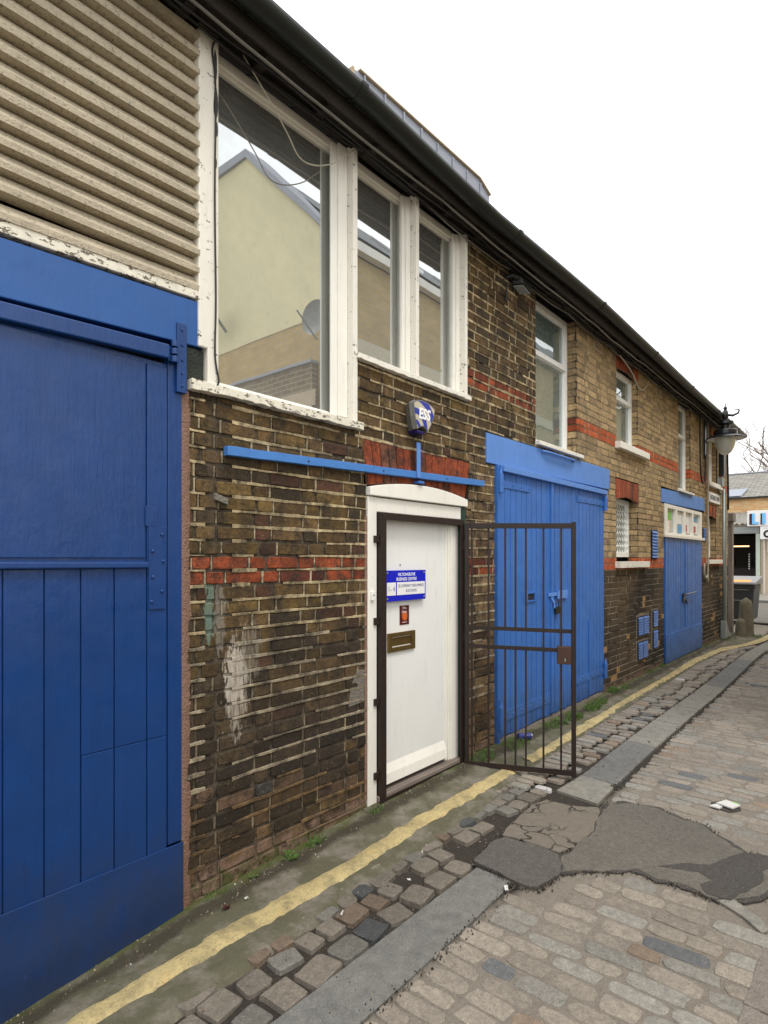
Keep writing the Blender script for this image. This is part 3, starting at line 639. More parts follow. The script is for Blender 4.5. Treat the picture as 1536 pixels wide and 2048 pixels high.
for k in range(k0, k1 + 1):
    z0 = C0 + k * CH; z1 = z0 + CH; red = k in (0, 1, 20, 21)
    x = -1.5 + (.085 if k % 2 else 0) + R.uniform(-.02, .02); st_ = k % 2
    while x < XE:
        L = (.2275 if st_ else .115) + R.uniform(-.006, .006); st_ = 1 - st_
        rects = [(x, min(x + L, XE), z0, min(z1, 4.17))]
        for op in OPEN: rects = subtract(rects, op)
        for r in rects:
            if r[1] - r[0] < .02 or r[3] - r[2] < .018: continue
            cxx = (r[0] + r[1]) / 2
            if r[2] < interp(cxx, RISE) - .12: continue
            f2 = (lambda u, v, d: (u, -d, v + ledge(u, v)))
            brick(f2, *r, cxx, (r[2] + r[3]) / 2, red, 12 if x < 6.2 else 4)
            # upright joint of pale mortar
            if r[1] < XE - .05 and R.random() < (.8 if x > 6.13 and z0 > 1.5 else .3 if x > 6.13 else .75 if z0 > 1.2 else .35):
                w0 = R.uniform(.002, .0055) if x < 6.13 else .002; zz0, zz1 = r[2] + R.uniform(.0, .015), r[3] - R.uniform(.0, .012); xx = r[1]
                cc_ = R.uniform(.6, 1.1); col = tuple(q * cc_ for q in ((.46, .40, .28) if z0 > 1.2 else (.26, .22, .16)))
                o_ = ledge(xx, z0)
                if not any(op[0] - .004 < xx < op[1] + .004 and op[2] < z1 and op[3] > z0 for op in OPEN):
                    mo.add([(xx - w0, -.0028, zz0 + o_), (xx + w0 * R.uniform(.5, 1.2), -.0028, zz0 + o_), (xx + w0, -.004, zz1 + o_), (xx - w0 * R.uniform(.3, 1), -.004, zz1 + o_), (xx - w0, .004, zz0 + o_), (xx + w0, .004, zz0 + o_), (xx + w0, .004, zz1 + o_), (xx - w0, .004, zz1 + o_)], [(0, 1, 2, 3), (0, 3, 7, 4), (1, 5, 6, 2)], col)
        x += L
    # ragged raised bed joint
    segs = [(1.5, 14.08, z0 - .001, z0 + .001)]
    for op in OPEN: segs = subtract(segs, op)
    for a, b, _, _ in segs:
        if z0 < -.05 or b - a < .05: continue
        x = a + .004; on = True; run = []
        stp = .022
        while x < b - .004:
            zone = 1. if x < 6.13 else .0
            thick = (.0066 + .0055 * nz(x * 3, z0 * 7, 2) + .0025 * nz(x * 25, z0 * 3, 6)) if zone else .0024 + .0012 * nz(x * 6, z0 * 5)
            keep = nz(x * 1.7, z0 * 5, 21) + (.32 if z0 > 1.2 else (.20 if z0 > .45 else .06))
            if x > 6.13: keep = .5 if z0 > 1.5 else nz(x * 3, z0 * 6, 4) + .2
            if 1.63 < x < 1.75 and z0 < 2.4: keep = -1
            if keep > -.03 and thick > .0012: run.append((x, thick))
            else:
                if len(run) > 2: pass
                run.append(None)
            x += stp
        prev = None
        for it in run + [None]:
            if it and prev:
                (xa, ta), (xb, tb) = prev, it; oa, ob = ledge(xa, z0), ledge(xb, z0); lift = .0025 * nz(xa * 11, z0, 30); lift2 = .0025 * nz(xb * 11, z0, 30)
                vv = clamp(.80 + .6 * nz(xa * 1.2, z0 * 2, 40) + .35 * nz(xa * 9, z0 * 5, 44), .25, 1.15)
                base = (.50, .42, .27) if z0 > 1.2 else ((.42, .37, .28) if z0 > .45 else (.22, .15, .08)); base = tuple(q * 1.0 for q in base)
                if xa > 6.13: base = (.40, .36, .28) if z0 > 1.5 else (.40, .37, .31)
                pr = -.0055 if xa < 6.13 else -.0012
                mo.add([(xa, pr, z0 - ta + oa + lift), (xb, pr, z0 - tb + ob + lift2), (xb, pr - .001, z0 + tb + ob + lift2), (xa, pr - .001, z0 + ta + oa + lift), (xa, .004, z0 - ta * 1.3 + oa), (xb, .004, z0 - tb * 1.3 + ob), (xb, .004, z0 + tb * 1.2 + ob), (xa, .004, z0 + ta * 1.2 + oa)], [(0, 1, 2, 3), (4, 5, 1, 0), (3, 2, 6, 7)], tuple(q * vv for q in base))
            prev = it
# reveals on the right of each recess
for (xr, z0r, z1r, dp) in ((6.13, 2.70, 4.17, .13), (8.18, 3.03, 4.1, .13), (8.2, 1.60, 2.40, .13), (10.97, 2.70, 4.17, .12), (13.08, 3.03, 3.98, .13), (12.95, 1.62, 2.42, .13)):
    k = int((z0r - C0) / CH) - 1
    while C0 + k * CH < z1r:
        za, zb = max(z0r, C0 + k * CH), min(z1r, C0 + (k + 1) * CH)
        if zb - za > .02:
            mp = lambda u, v, d, xr=xr: (xr - d, u, v)
            red = k in (0, 1, 20, 21)
            for ua, ub in (((0.002, .105), (.105, dp)) if k % 2 else ((0.002, dp),)): 
                if ub - ua > .02: brick(mp, ua, ub, za, zb, xr + .1 if xr > 6.2 else 6.2, (za + zb) / 2, red, 4)
        k += 1
    bk.add([(xr + .004, .006, z0r), (xr + .004, .14, z0r), (xr + .004, .14, z1r), (xr + .004, .006, z1r)], [(0, 1, 2, 3)], (.10, .085, .065))
# mortar sheet behind the bricks
rects = [(-1.5, XE - .01, -.4, 4.17)]
for op in OPEN: rects = subtract(rects, op)
for a, b, c, d in rects: bk.box(a, b, .0065, .02, c, d, (.095, .08, .062) if a < 6.13 else (.055, .048, .038))
# voussoir arches
def arch(x0, x1, t0, t1, zb, zt, rise, n, slant, col, topr=None):
    topr = rise if topr is None else topr
    for i in range(n):
        def P(s_, top):
            xx = lerp(x0, x1, s_) if not top else lerp(t0, t1, s_)
            return (xx, (zt if top else zb) + (topr if top else rise) * (1 - (2 * s_ - 1) ** 2))
        a, b = i / n + .0035, (i + 1) / n - .0035
        q = [P(a, 0), P(b, 0), P(b, 1), P(a, 1)]; bb = R.uniform(.65, 1.15); d = R.uniform(-.003, -.0005) - .001
        vs = [(x, .01, z) for x, z in q] + [(x, d, z) for x, z in q]
        wb.add(vs, [(4, 5, 6, 7), (0, 1, 5, 4), (1, 2, 6, 5), (2, 3, 7, 6), (3, 0, 4, 7)], tuple(p * bb for p in (col if R.random() < .8 else (.17, .07, .045))))
        if x0 > 7: 
            zz = lerp(q[0][1], q[3][1], .5)
    bk.prism([(t0, zt), (x0, zb), (lerp(x0, x1, .5), zb + rise), (x1, zb), (t1, zt), (lerp(t0, t1, .5), zt + topr)], .004, .02, (.24, .15, .11))
arch(2.80, 3.935, 2.735, 4.005, 2.105, 2.385, .05, 15, 0, (.29, .068, .030), .015)
arch(7.36, 8.2, 7.33, 8.22, 2.37, 2.62, .045, 12, 0, (.36, .10, .055), .0)
arch(7.36, 8.18, 7.36, 8.18, 3.98, 4.14, .03, 10, 0, (.36, .085, .04), .0)
arch(12.19, 12.95, 12.17, 12.98, 2.40, 2.65, .045, 10, 0, (.48, .11, .045), .0)
arch(12.2, 13.08, 12.2, 13.08, 3.97, 4.14, .03, 9, 0, (.48, .11, .045), .0)
wall_o = wb.build('wall', M['brick'], bd_)
mo.build('pointing', M['mortar'], wall_o)
bk.build('mortar', M['mortar'], wall_o)
# pink render fillet by the near garage frame and beside the entrance
rp = MB()
def fillet(xa, za, zb, w0, seed, y=-.008):
    n = int((zb - za) / .02)
    for i in range(n):
        zz, z2 = za + i * .02, za + (i + 1) * .02
        wa = w0 + w0 * .55 * nz(zz * 9, seed) + .012 * nz(zz * 40, seed); wb_ = w0 + w0 * .55 * nz(z2 * 9, seed) + .012 * nz(z2 * 40, seed)
        rp.add([(xa, y, zz), (xa + wa * .8, y - .001, zz), (xa + wa * .8, y - .001, z2), (xa, y, z2), (xa + wa, .003, zz), (xa + wb_, .003, z2)], [(0, 1, 2, 3), (1, 4, 5, 2)])
fillet(1.487, -.02, 2.43, .05, 3); rp.build('cement_fillet', M['render_pink'], wall_o, smooth=True); rp = MB()
fillet(3.93, .1, .9, .03, 8, -.004); rp.build('cement_fillet', M['render_pink'], wall_o, smooth=True); rp = MB()
for i in range(40):
    zz = .1 + i * .045; rp.add([(2.762, -.004, zz), (2.785, -.006, zz), (2.785, -.006, zz + .046), (2.762, -.004, zz + .046)], [(0, 1, 2, 3)])
rp.build('cement_fillet', M['render_pink'], wall_o, smooth=True)
B(1.497, 1.602, -.012, .03, 2.475, 2.63).build('corner_stone', M['dark_stone'], bd_, .008)
cp = MB(); cp.prism([(2.62, .72), (2.76, .73), (2.765, .93), (2.70, .94), (2.64, .86)], -.004, .01); cp.build('cement_repair', M['cement'], wall_o, .004); cp = MB(); cp.prism([(1.66, 1.92), (1.735, 1.90), (1.74, 1.93), (1.665, 1.955)], -.02, .01)
cp.build('cement_repair', M['cement'], wall_o, .004)
# body of the building, roof, eaves
B(-1.5, 14.08, .22, 7, -.3, 4.1).build('inner_wall', M['interior'], bd_)
B(14.02, 14.1, .0225, 7, -.3, 4.15, col=(.22, .17, .10)).build('end_wall', M['brick'], bd_)
rf = MB(); rf.add([(-1.7, -.25, 4.225), (14.25, -.25, 4.225), (14.25, 3.6, 6.4), (-1.7, 3.6, 6.4), (14.25, 7.4, 4.2), (-1.7, 7.4, 4.2), (-1.7, -.25, 4.205), (14.25, -.25, 4.205)], [(0, 1, 2, 3), (3, 2, 4, 5), (0, 6, 7, 1), (1, 4, 2)])
roof_o = rf.build('roof', M['slate'], bd_)
so_ = MB(); so_.box(-1.6, 14.2, -.189, .03, 4.175, 4.19); so_.box(-1.6, 14.2, -.205, -.190, 4.12, 4.215); so_.box(-1.6, 14.15, -.028, -.0055, 4.15, 4.174)
x = -1.5
while x < 14.1: so_.box(x, x + .05, -.189, -.03, 4.13, 4.174); x += .42
so_.build('soffit', M['soffit'], bd_, .003)
gu = MB(); prof = [(math.cos(a) * .062, math.sin(a) * .062) for a in [math.pi + math.pi * i / 12 for i in range(13)]]
prof2 = [(p * .93, q * .93) for p, q in reversed(prof)]
pr = prof + prof2
def gut(x0, x1, sc=1., z=4.235):
    vs = []; n = len(pr)
    for xx in (x0, x1):
        sag = 0
        vs += [(xx, -.272 + p * sc, z + q * sc + sag) for p, q in pr]
    gu.add(vs, [(i, (i + 1) % n, (i + 1) % n + n, i + n) for i in range(n)] + [tuple(range(n)), tuple(range(2 * n - 1, n - 1, -1))])
n_ = len(pr); vs = []; xs_ = [-1.6 + .25 * i for i in range(64)] + [14.25]; xs_ = [a for a in xs_ if a <= 14.25]
GZ = [(-1.6, 4.23), (1.75, 4.236), (2.4, 4.243), (3.2, 4.215), (3.9, 4.198), (5, 4.23), (6.2, 4.255), (8, 4.235), (10, 4.21), (14.3, 4.205)]
for xx in xs_: vs += [(xx, -.272 + p, interp(xx, GZ) + q) for p, q in pr]
gu.add(vs, [(r * n_ + i, r * n_ + (i + 1) % n_, (r + 1) * n_ + (i + 1) % n_, (r + 1) * n_ + i) for r in range(len(xs_) - 1) for i in range(n_)])
gut_o = gu.build('gutter', M['black_pvc'], bd_, smooth=True)
x = .55
while x < 14.3:
    gu = MB(); gut(x, x + .05, 1.10, interp(x, GZ) + .003); gu.build('gutter_joint', M['black_pvc'], gut_o); x += 1.83
# lead clad dormer on the roof
dm = MB(); dm.prism([(3.19, 4.3), (3.19, 5.275), (3.25, 5.29), (4.97, 5.325), (5.17, 5.25), (5.17, 4.3)], .5, 1.6)
do_ = dm.build('dormer', M['lead'], bd_, .006, label='lead clad roof box rising above the gutter')
sm = MB()
for k in range(8): sm.box(3.3 + k * .24, 3.318 + k * .24, .485, .4995, 4.5, 5.29)
sm.build('standing_seam', M['lead'], do_, .004); sm = MB(); sm.prism([(3.25, 5.292), (4.97, 5.327), (5.17, 5.252), (5.18, 5.262), (4.975, 5.339), (3.25, 5.304)], .48, 1.6); sm.build('capping', M['terracotta'], do_)
B(3.165, 3.187, .48, .9, 4.6, 5.27).build('end_board', M['terracotta'], do_)

# ------------------------------------------------ near garage door bay
gd = B(-1.25, 1.412, -.006, .03, -.22, 2.52).build('garage_door', M['blue_deep'], bd_, label='deep blue painted garage door with planked lower half')
pl = MB()
edges = [-1.2, -1.06, -.92, -.78, -.64, -.5, -.36, -.22, -.08, .06, .20, .34, .48, .615, .752, .894, 1.031, 1.168, 1.313, 1.41]
for a, b in zip(edges, edges[1:]): 
    if a >= 1.0: pl.box(a + .0025, b - .0025, -.0165, -.0065, .31, .826); pl.box(a + .0025, b - .0025, -.0165, -.0065, .829, 1.59)
    else: pl.box(a + .0025, b - .0025, -.0165, -.0065, .31, 1.59)
pl.build('plank', M['blue_deep'], gd, .002)
B(-1.2, 1.308, -.013, -.0065, 1.635, 2.50).build('panel', M['blue_deep'], gd, .002)
MB().box(1.315, 1.41, -.0165, -.0065, 1.594, 2.50).build('stile', M['blue_deep'], gd, .003)
lg = MB(); lg.prism([(-1.2, 1.60), (1.312, 1.59), (1.312, 1.617), (-1.2, 1.628)], -.042, -.0065); lg.build('ledge', M['blue_deep'], gd, .006)
kb = MB(); kb.prism([(-1.2, -.22), (.7, -.115), (1.488, -.012), (1.488, .316), (-1.2, .31)], -.024, -.0165); kb.build('kick_board', M['blue_deep'], gd, .002)
fr = MB(); fr.box(1.4165, 1.488, -.010, .03, .318, 2.58); fr.build('door_frame', M['blue_deep'], bd_, .004)
hp = MB(); hp.box(1.318, 1.40, -.024, -.0168, 1.405, 1.775); hp.box(1.305, 1.36, -.0205, -.0168, 1.776, 1.865)
for zz, xx in ((1.74, 1.38), (1.665, 1.335), (1.62, 1.385), (1.55, 1.335), (1.485, 1.38), (1.44, 1.33)): hp.lathe([(0, 0)], 0, 0, 3) if 0 else hp.tube([(xx, -.022, zz), (xx, -.029, zz), (xx, -.032, zz)], [.009, .008, .003], 8)
hp.build('hinge_plate', M['blue_deep'], gd, .0015)
tp = MB(); tp.prism([(-1.2, 2.43), (1.405, 2.535), (1.405, 2.60), (-1.2, 2.50)], -.05, -.0135); tp.build('strap_hinge', M['blue_deep'], gd, .006)
ph_ = MB(); ph_.box(1.452, 1.502, -.030, -.0105, 2.40, 2.72)
for q in range(3): ph_.tube([(1.43, -.045, 2.525 + q * .035), (1.43, -.045, 2.552 + q * .035)], .016, 10)
ph_.box(1.405, 1.455, -.034, -.024, 2.53, 2.60)
for zz in (2.43, 2.49, 2.55, 2.62, 2.69): ph_.tube([(1.477, -.029, zz), (1.477, -.035, zz)], [.008, .006], 8)
ph_.build('hinge', M['blue_deep'], gd, .002)
lt = MB(); lt.prism([(-1.25, 2.50), (1.445, 2.632), (1.608, 2.640), (1.608, 2.853), (-1.25, 2.742)], -.022, .03); lt.build('lintel', M['blue_deep'] if 0 else paint('mid_blue_paint', (.014, .085, .29), .42, .15, .5), bd_, .005, label='blue painted timber lintel over the near garage door')
si = MB(); n = 90
pts = [(lerp(-1.25, 1.6, i / n), lerp(2.765, 2.862, i / n) + .004 * nz(i * .9, 1)) for i in range(n + 1)]
pts = pts + [(1.6, 2.905), (-1.25, 2.83)]; si.prism(pts, -.03, .03); si.build('sill', M['peel'], bd_, .003)
lv = MB(); z = 2.888; PT = .0857; ns = 16
for k in range(ns):
    z = 2.90 + k * PT; nseg = 36; lp = [(-.034, z), (-.036, z + .024), (-.022, z + .033), (.006, z + PT - .012), (.03, z + PT - .006), (.03, z - .004)]
    vs = []
    for i in range(nseg + 1):
        xx = lerp(-1.25, 1.566, i / nseg); w1 = .0045 * nz(xx * 2.2, k * 3.3) + .0015 * nz(xx * 14, k * 3.3)
        tilt = (xx - 1.56) * .022 * (1 if k < 1 else .0)
        vs += [(xx, p + w1, q + tilt + w1 * .7) for p, q in lp]
    m = len(lp); lv.add(vs, [(i * m + j, (i + 1) * m + j, (i + 1) * m + (j + 1) % m, i * m + (j + 1) % m) for i in range(nseg) for j in range(m - 0)])
lv.build('louvre', M['louvre'], bd_, label='tan painted horizontal louvre slats above the near garage door')
po = MB(); po.prism([(1.562, 2.64), (1.61, 2.64), (1.61, 2.46), (1.672, 2.452), (1.672, 4.175), (1.562, 4.175)], -.034, .11); po.build('corner_post', M['post'], bd_, .006)
# ------------------------------------------------ upper windows, near
def window(x0, x1, z0, z1, yf, fw, gl='glass', transom=None, mats='white', name='window', label=None, head=None):
    f = MB(); h = head or fw
    f.box(x0, x0 + fw, yf, yf + .05, z0, z1); f.box(x1 - fw, x1, yf, yf + .05, z0, z1)
    f.box(x0 + fw, x1 - fw, yf + .001, yf + .05, z0, z0 + fw); f.box(x0 + fw, x1 - fw, yf + .001, yf + .05, z1 - h, z1)
    a, b, c, d = x0 + fw, x1 - fw, z0 + fw, z1 - h
    g = .014     # inner moulding
    f.box(a, a + g, yf + .018, yf + .05, c, d); f.box(b - g, b, yf + .018, yf + .05, c, d); f.box(a + g, b - g, yf + .019, yf + .05, c, c + g); f.box(a + g, b - g, yf + .019, yf + .05, d - g, d)
    if transom: f.box(a, b, yf + .003, yf + .045, transom - .035, transom + .035); f.box(a, b, yf - .012, yf + .002, transom - .03, transom - .005)
    o = f.build(name, M[mats], bd_, .004, label=label)
    B(a + .002, b - .002, yf + .034, yf + .040, c + .002, d - .002).build('pane', M[gl], o)
    return o
def sill(x0, x1, z0, z1, y0, mat='peel', y1=.05, ro=.004):
    s_ = MB(); n = max(6, int((x1 - x0) / .03))
    up = [(lerp(x0, x1, i / n), z1 + .002 * nz(i * .7, x0)) for i in range(n + 1)]; lo = [(lerp(x0, x1, i / n), z0 + ro * nz(i * .8, x0 + 5)) for i in range(n, -1, -1)]
    s_.prism(lo[::-1] + up[::-1], y0, y1); return s_.build('window_sill', M[mat], bd_, .003)
window(1.674, 2.63, 2.478, 4.172, .045, .034, label='large fixed first floor window reflecting a cream gable', head=.05)
f = MB(); f.box(2.632, 2.672, -.028, .11, 2.478, 4.172); f.box(2.535, 2.6305, .0, .044, 2.478, 4.172) if 0 else None; f.build('window_post', M['peel_light'], bd_, .003)
f = MB(); f.box(2.50, 2.6305, .030, .0445, 2.50, 4.15); f.box(2.55, 2.6305, .018, .0295, 2.50, 4.16); f.build('window_jamb', M['white'], bd_, .003)
sill(1.52, 2.712, 2.432, 2.476, -.045, ro=.010)
window(2.673, 3.268, 2.905, 4.172, .055, .030, label='middle fixed first floor window with white frame', head=.05)
window(3.305, 3.895, 2.905, 4.172, .055, .030, label='right hand fixed first floor window with white frame', head=.05)
f = MB(); f.box(3.08, 3.2675, .030, .0545, 2.91, 4.15) if 0 else None; f.box(3.269, 3.304, -.028, .11, 2.905, 4.172); f.build('window_post', M['peel_light'], bd_, .003)
f = MB(); f.box(3.896, 3.932, -.028, .11, 2.905, 4.172); f.build('window_post', M['peel_light'], bd_, .003)
f = MB(); f.box(3.19, 3.2675, .034, .0545, 2.93, 4.15); f.box(3.22, 3.2675, .022, .0335, 2.93, 4.15); f.box(3.82, 3.8955, .034, .0545, 2.93, 4.15); f.box(3.85, 3.8955, .022, .0335, 2.93, 4.15); f.build('window_jamb', M['white'], bd_, .003)
sill(2.66, 3.965, 2.868, 2.903, -.045, 'peel_light', ro=.006)
# ------------------------------------------------ entrance
hd = MB(); top = [(lerp(3.925, 2.784, i / 14), 2.09 + .055 * (1 - (2 * i / 14 - 1) ** 2)) for i in range(15)]
hd.prism([(2.784, 2.035), (3.925, 2.035)] + top, -.035, .05); hd.build('door_head', M['peel_light'] if 0 else M['white'], bd_, .005)
df = MB(); df.box(2.786, 2.87, -.012, .06, .055, 2.03); df.box(2.87, 3.86, -.0115, .06, 1.935, 2.028); df.box(3.705, 3.86, .03, .06, .1, 1.935); df.box(3.76, 3.86, .012, .0295, .1, 1.935); df.box(2.8705, 2.925, .03, .06, .1, 1.935); df.box(3.735, 3.7595, .02, .0295, .1, 1.935)
df.build('door_frame', M['white'], bd_, .004, label='white painted frame of the entrance door')
B(3.861, 3.918, -.016, .05, .09, 2.034).build('side_post', M['dark_green'], bd_, .004)
ed = B(2.926, 3.704, .038, .07, .13, 1.93).build('entrance_door', M['white_door'], bd_, .003, label='plain white entrance door with brass letter plate')
wbd = MB(); wbd.add([(2.93, .036, .26), (3.70, .036, .26), (3.70, .012, .20), (2.93, .012, .20), (2.93, .002, .135), (3.70, .002, .135), (2.93, .036, .135), (3.70, .036, .135)], [(0, 3, 2, 1), (3, 4, 5, 2), (4, 6, 7, 5), (0, 6, 4, 3), (1, 2, 5, 7)]); wbd.build('weather_bar', M['white'], ed, .003)
lp = MB(); lp.box(3.03, 3.325, .022, .0378, 1.0, 1.03); lp.box(3.03, 3.325, .022, .0378, 1.10, 1.128); lp.box(3.03, 3.068, .022, .0378, 1.03, 1.10); lp.box(3.287, 3.325, .022, .0378, 1.03, 1.10); lp.box(3.07, 3.285, .0355, .0378, 1.037, 1.093); lp.build('letter_plate', M['brass'], ed, .001)
sn = MB(); sn.tube([(3.17, .038, 1.59), (3.17, .034, 1.59)], .006, 10); sn.build('spy_hole', M['galv'], ed)
B(2.872, 3.86, -.03, .10, .06, .10).build('threshold', M['threshold'], bd_, .005)
ss = MB(); n = 50; ss.v = []
for i in range(n + 1):
    xx = lerp(2.74, 4.15, i / n); w1 = .01 * nz(xx * 8, 4); h_ = .058 + .008 * nz(xx * 9, 2) if xx < 3.95 else lerp(.06, .03, (xx - 3.95) / .2)
    ss.v += [(xx, .05, h_), (xx, -.02 + w1, h_), (xx, -.05 + w1, h_ - .012), (xx, -.075 + w1, h_ - .07)]
for i in range(n):
    for j in range(3): ss.f.append((i * 4 + j, (i + 1) * 4 + j, (i + 1) * 4 + j + 1, i * 4 + j + 1)); ss.c.append((1, 1, 1))
ss.build('doorstep', M['pavement'], bd_, smooth=True)
# ------------------------------------------------ middle garage
def garage(x0, x1, zb, zt, npl, mat, label, yb=-.004):
    g = B(x0, x1, yb + .004, .03, zb, zt).build('garage_door', mat, bd_, label=label)
    p = MB(); mid = (x0 + x1) / 2 - .35 * (1 if x0 < 5 else 0); w_ = (x1 - x0) / npl
    for i in range(npl):
        a = x0 + i * w_; p.box(a + .0045, a + w_ - .0045, yb - .012 - R.uniform(0, .004), yb + .003, zb + R.uniform(0, .02), zt - .002)
    p.build('plank', mat, g, .003); return g
lt = MB(); lt.prism([(4.25, 2.425), (7.09, 2.455), (7.09, 2.695), (4.25, 2.672)], -.012, .03); lt.build('lintel', M['blue_flat'], bd_, .004, label='pale blue painted lintel over the middle garage doors')
g2 = garage(4.44, 6.86, .10, 2.40, 24, M['blue'], 'bright blue planked double garage doors')
e = MB(); e.box(4.40, 4.4385, -.03, .03, .06, 2.424); e.build('door_frame', M['blue'], g2, .003); e = MB(); e.box(6.8615, 6.885, -.018, .03, .1, 2.424); e.build('door_frame', M['blue'], g2, .003)
e = MB(); e.box(4.46, 6.9, -.06, -.018, 2.372, 2.424); e.build('top_rail', M['blue_flat'], g2, .004)
e = MB(); e.box(5.44, 5.50, -.034, -.018, .12, 2.37); e.build('cover_strip', M['blue'], g2, .003); e = MB(); e.box(6.42, 6.47, -.030, -.018, .12, .95); e.box(6.55, 6.585, -.028, -.018, 1.36, 2.2) if 0 else None; e.build('cover_strip', M['blue'], g2, .003)
for za, zb_, xa, xb in ((.235, .325, 4.45, 5.42), (2.24, 2.30, 4.45, 5.0), (.30, .37, 5.95, 6.86), (2.24, 2.30, 6.1, 6.86)):
    h_ = MB(); h_.box(xa, xb, -.026, -.0182, za, zb_)
    k = xa + .06
    while k < xb: h_.tube([(k, -.025, (za + zb_) / 2), (k, -.034, (za + zb_) / 2)], [.011, .007], 8); k += .16
    xe = 4.43 if xa < 4.5 else 6.875
    h_.tube([(xe, -.04, za - .05), (xe, -.04, zb_ + .05)], .024, 12); h_.tube([(xe, -.04, zb_ + .05), (xe, -.04, zb_ + .075), (xe, -.04, zb_ + .11)], [.02, .012, .004], 12)
    h_.build('hinge', M['blue'], g2, .001)
lk = MB(); lk.box(4.93, 5.10, -.03, -.018, 1.235, 1.25); lk.box(4.93, 5.10, -.03, -.018, 1.31, 1.325); lk.box(4.92, 4.945, -.034, -.018, 1.23, 1.33); lk.box(5.085, 5.11, -.034, -.018, 1.23, 1.33); lk.build('bolt_plate', M['blue'], g2, .002)
B(4.95, 5.08, -.0195, -.0185, 1.252, 1.308).build('slot', M['interior'], g2)
lk = MB(); lk.box(5.38, 5.80, -.036, -.022, 1.265, 1.30); lk.box(5.56, 5.80, -.045, -.0365, 1.235, 1.315); lk.tube([(5.44, -.03, 1.25), (5.46, -.05, 1.20), (5.47, -.05, 1.15)], .012, 8); lk.build('hasp', M['blue_flat'], g2, .002)
lk = MB(); lk.tube([(5.5, -.05, 1.15 + .03), (5.5, -.05, 1.20), (5.52, -.05, 1.22), (5.55, -.05, 1.22), (5.57, -.05, 1.2), (5.57, -.05, 1.15)], .006, 8); lk.box(5.49, 5.59, -.06, -.035, 1.09, 1.16); lk.build('padlock', M['black_pvc'], g2, .004)
B(4.44, 6.86, -.012, .03, .03, .095).build('threshold', M['wood_grey'], bd_, .004)
# first floor window over it
window(5.174, 6.128, 2.745, 4.172, .10, .055, 'glass_soft', 3.66, 'white_clean', label='tall white framed first floor window with top light')
sill(5.15, 6.22, 2.705, 2.743, -.05, 'peel_light', .12)
e = MB(); e.tube([(5.25, -.02, 2.66), (5.35, -.05, 2.655), (5.95, -.05, 2.655), (6.02, -.02, 2.66)], .012, 8); e.build('lintel_bar', M['blue_flat'], bd_)
# casements further along
window(7.362, 8.178, 3.07, 4.015, .075, .05, 'glass_soft', 3.67, 'white_clean', label='small white first floor window under a red brick arch')
sill(7.31, 8.47, 2.985, 3.065, -.07, 'white', .08)
window(7.362, 8.198, 1.655, 2.41, .12, .055, 'glass_soft', None, 'white_clean', label='small white ground floor window behind a metal lattice')
gl_ = MB()
for k in range(11):
    xx = 7.44 + k * .065
    gl_.tube([(xx + (.018 if i % 2 else -.018), .105, 1.71 + i * .04) for i in range(17)], .0035, 4)
for k in range(2): gl_.tube([(7.42, .11, 1.80 + k * .45), (8.14, .11, 1.80 + k * .45)], .004, 4)
gl_.build('lattice', M['white_clean'], bd_)
sill(7.31, 8.47, 1.52, 1.598, -.07, 'peel_light', .1)
window(10.202, 10.968, 2.74, 4.172, .075, .055, 'glass_soft', 3.66, 'white_clean', label='tall white first floor window over the far garage')
sill(10.15, 11.05, 2.705, 2.738, -.05, 'peel_light', .1)
window(12.202, 13.078, 3.07, 4.0, .10, .06, 'glass_soft', 3.65, 'white_clean', label='white first floor window behind the street lamp')
sill(12.12, 13.22, 2.985, 3.065, -.07, 'white', .1)
window(12.192, 12.948, 1.66, 2.42, .10, .055, 'glass_soft', 2.0, 'white', label='last ground floor window, white frame, by the drainpipe')
sill(12.1, 13.22, 1.54, 1.618, -.07, 'white', .1)
# ------------------------------------------------ far garage
lt = MB(); lt.prism([(9.25, 2.47), (11.95, 2.50), (11.95, 2.73), (9.25, 2.67)], -.012, .03); lt.build('lintel', M['blue_flat'], bd_, .004, label='pale blue lintel over the far garage doors')
g3 = garage(9.42, 11.69, .06, 1.955, 16, M['blue'], 'blue planked double garage doors with four panes above')
e = MB(); e.box(9.41, 11.69, -.026, -.018, .065, .50); e.build('kick_board', M['blue'], g3, .003)
e = MB(); e.box(10.53, 10.57, -.03, -.018, .52, 1.93); e.build('cover_strip', M['blue'], g3, .003)
e = MB(); e.tube([(10.36, -.03, 1.03), (10.40, -.07, 1.06), (10.95, -.09, 1.075)], .014, 8); e.box(10.34, 10.46, -.045, -.03, .93, 1.08); e.tube([(10.46, -.04, .98), (10.5, -.06, .9)], .012, 6); e.build('handle', M['black_iron'], g3, .002)
fl = MB(); fl.box(9.40, 9.52, -.02, .05, 1.96, 2.46)
panes = [(9.52, 9.98), (10.06, 10.50), (10.58, 11.02), (11.10, 11.58)]
for (a, b), (c, d) in zip(panes, panes[1:]): fl.box(b, c, -.02, .05, 1.96, 2.46)
fl.box(11.58, 11.70, -.02, .05, 1.96, 2.46)
for a, b in panes: fl.box(a, b, -.019, .05, 1.96, 2.03); fl.box(a, b, -.019, .05, 2.40, 2.46)
fl.box(9.36, 11.76, -.055, -.021, 1.955, 2.0); f_ = fl.build('window', M['white'], bd_, .004, label='strip of four white framed panes over the far garage doors')
for a, b in panes: B(a + .001, b - .001, .02, .026, 2.031, 2.399).build('pane', M['glass'], f_)
pg_, pb_, pr2 = plain('green_reflection', (.22, .52, .10), .6, .1), plain('blue_reflection', (.12, .35, .62), .6, .1), plain('red_reflection', (.5, .06, .07), .6, .1)
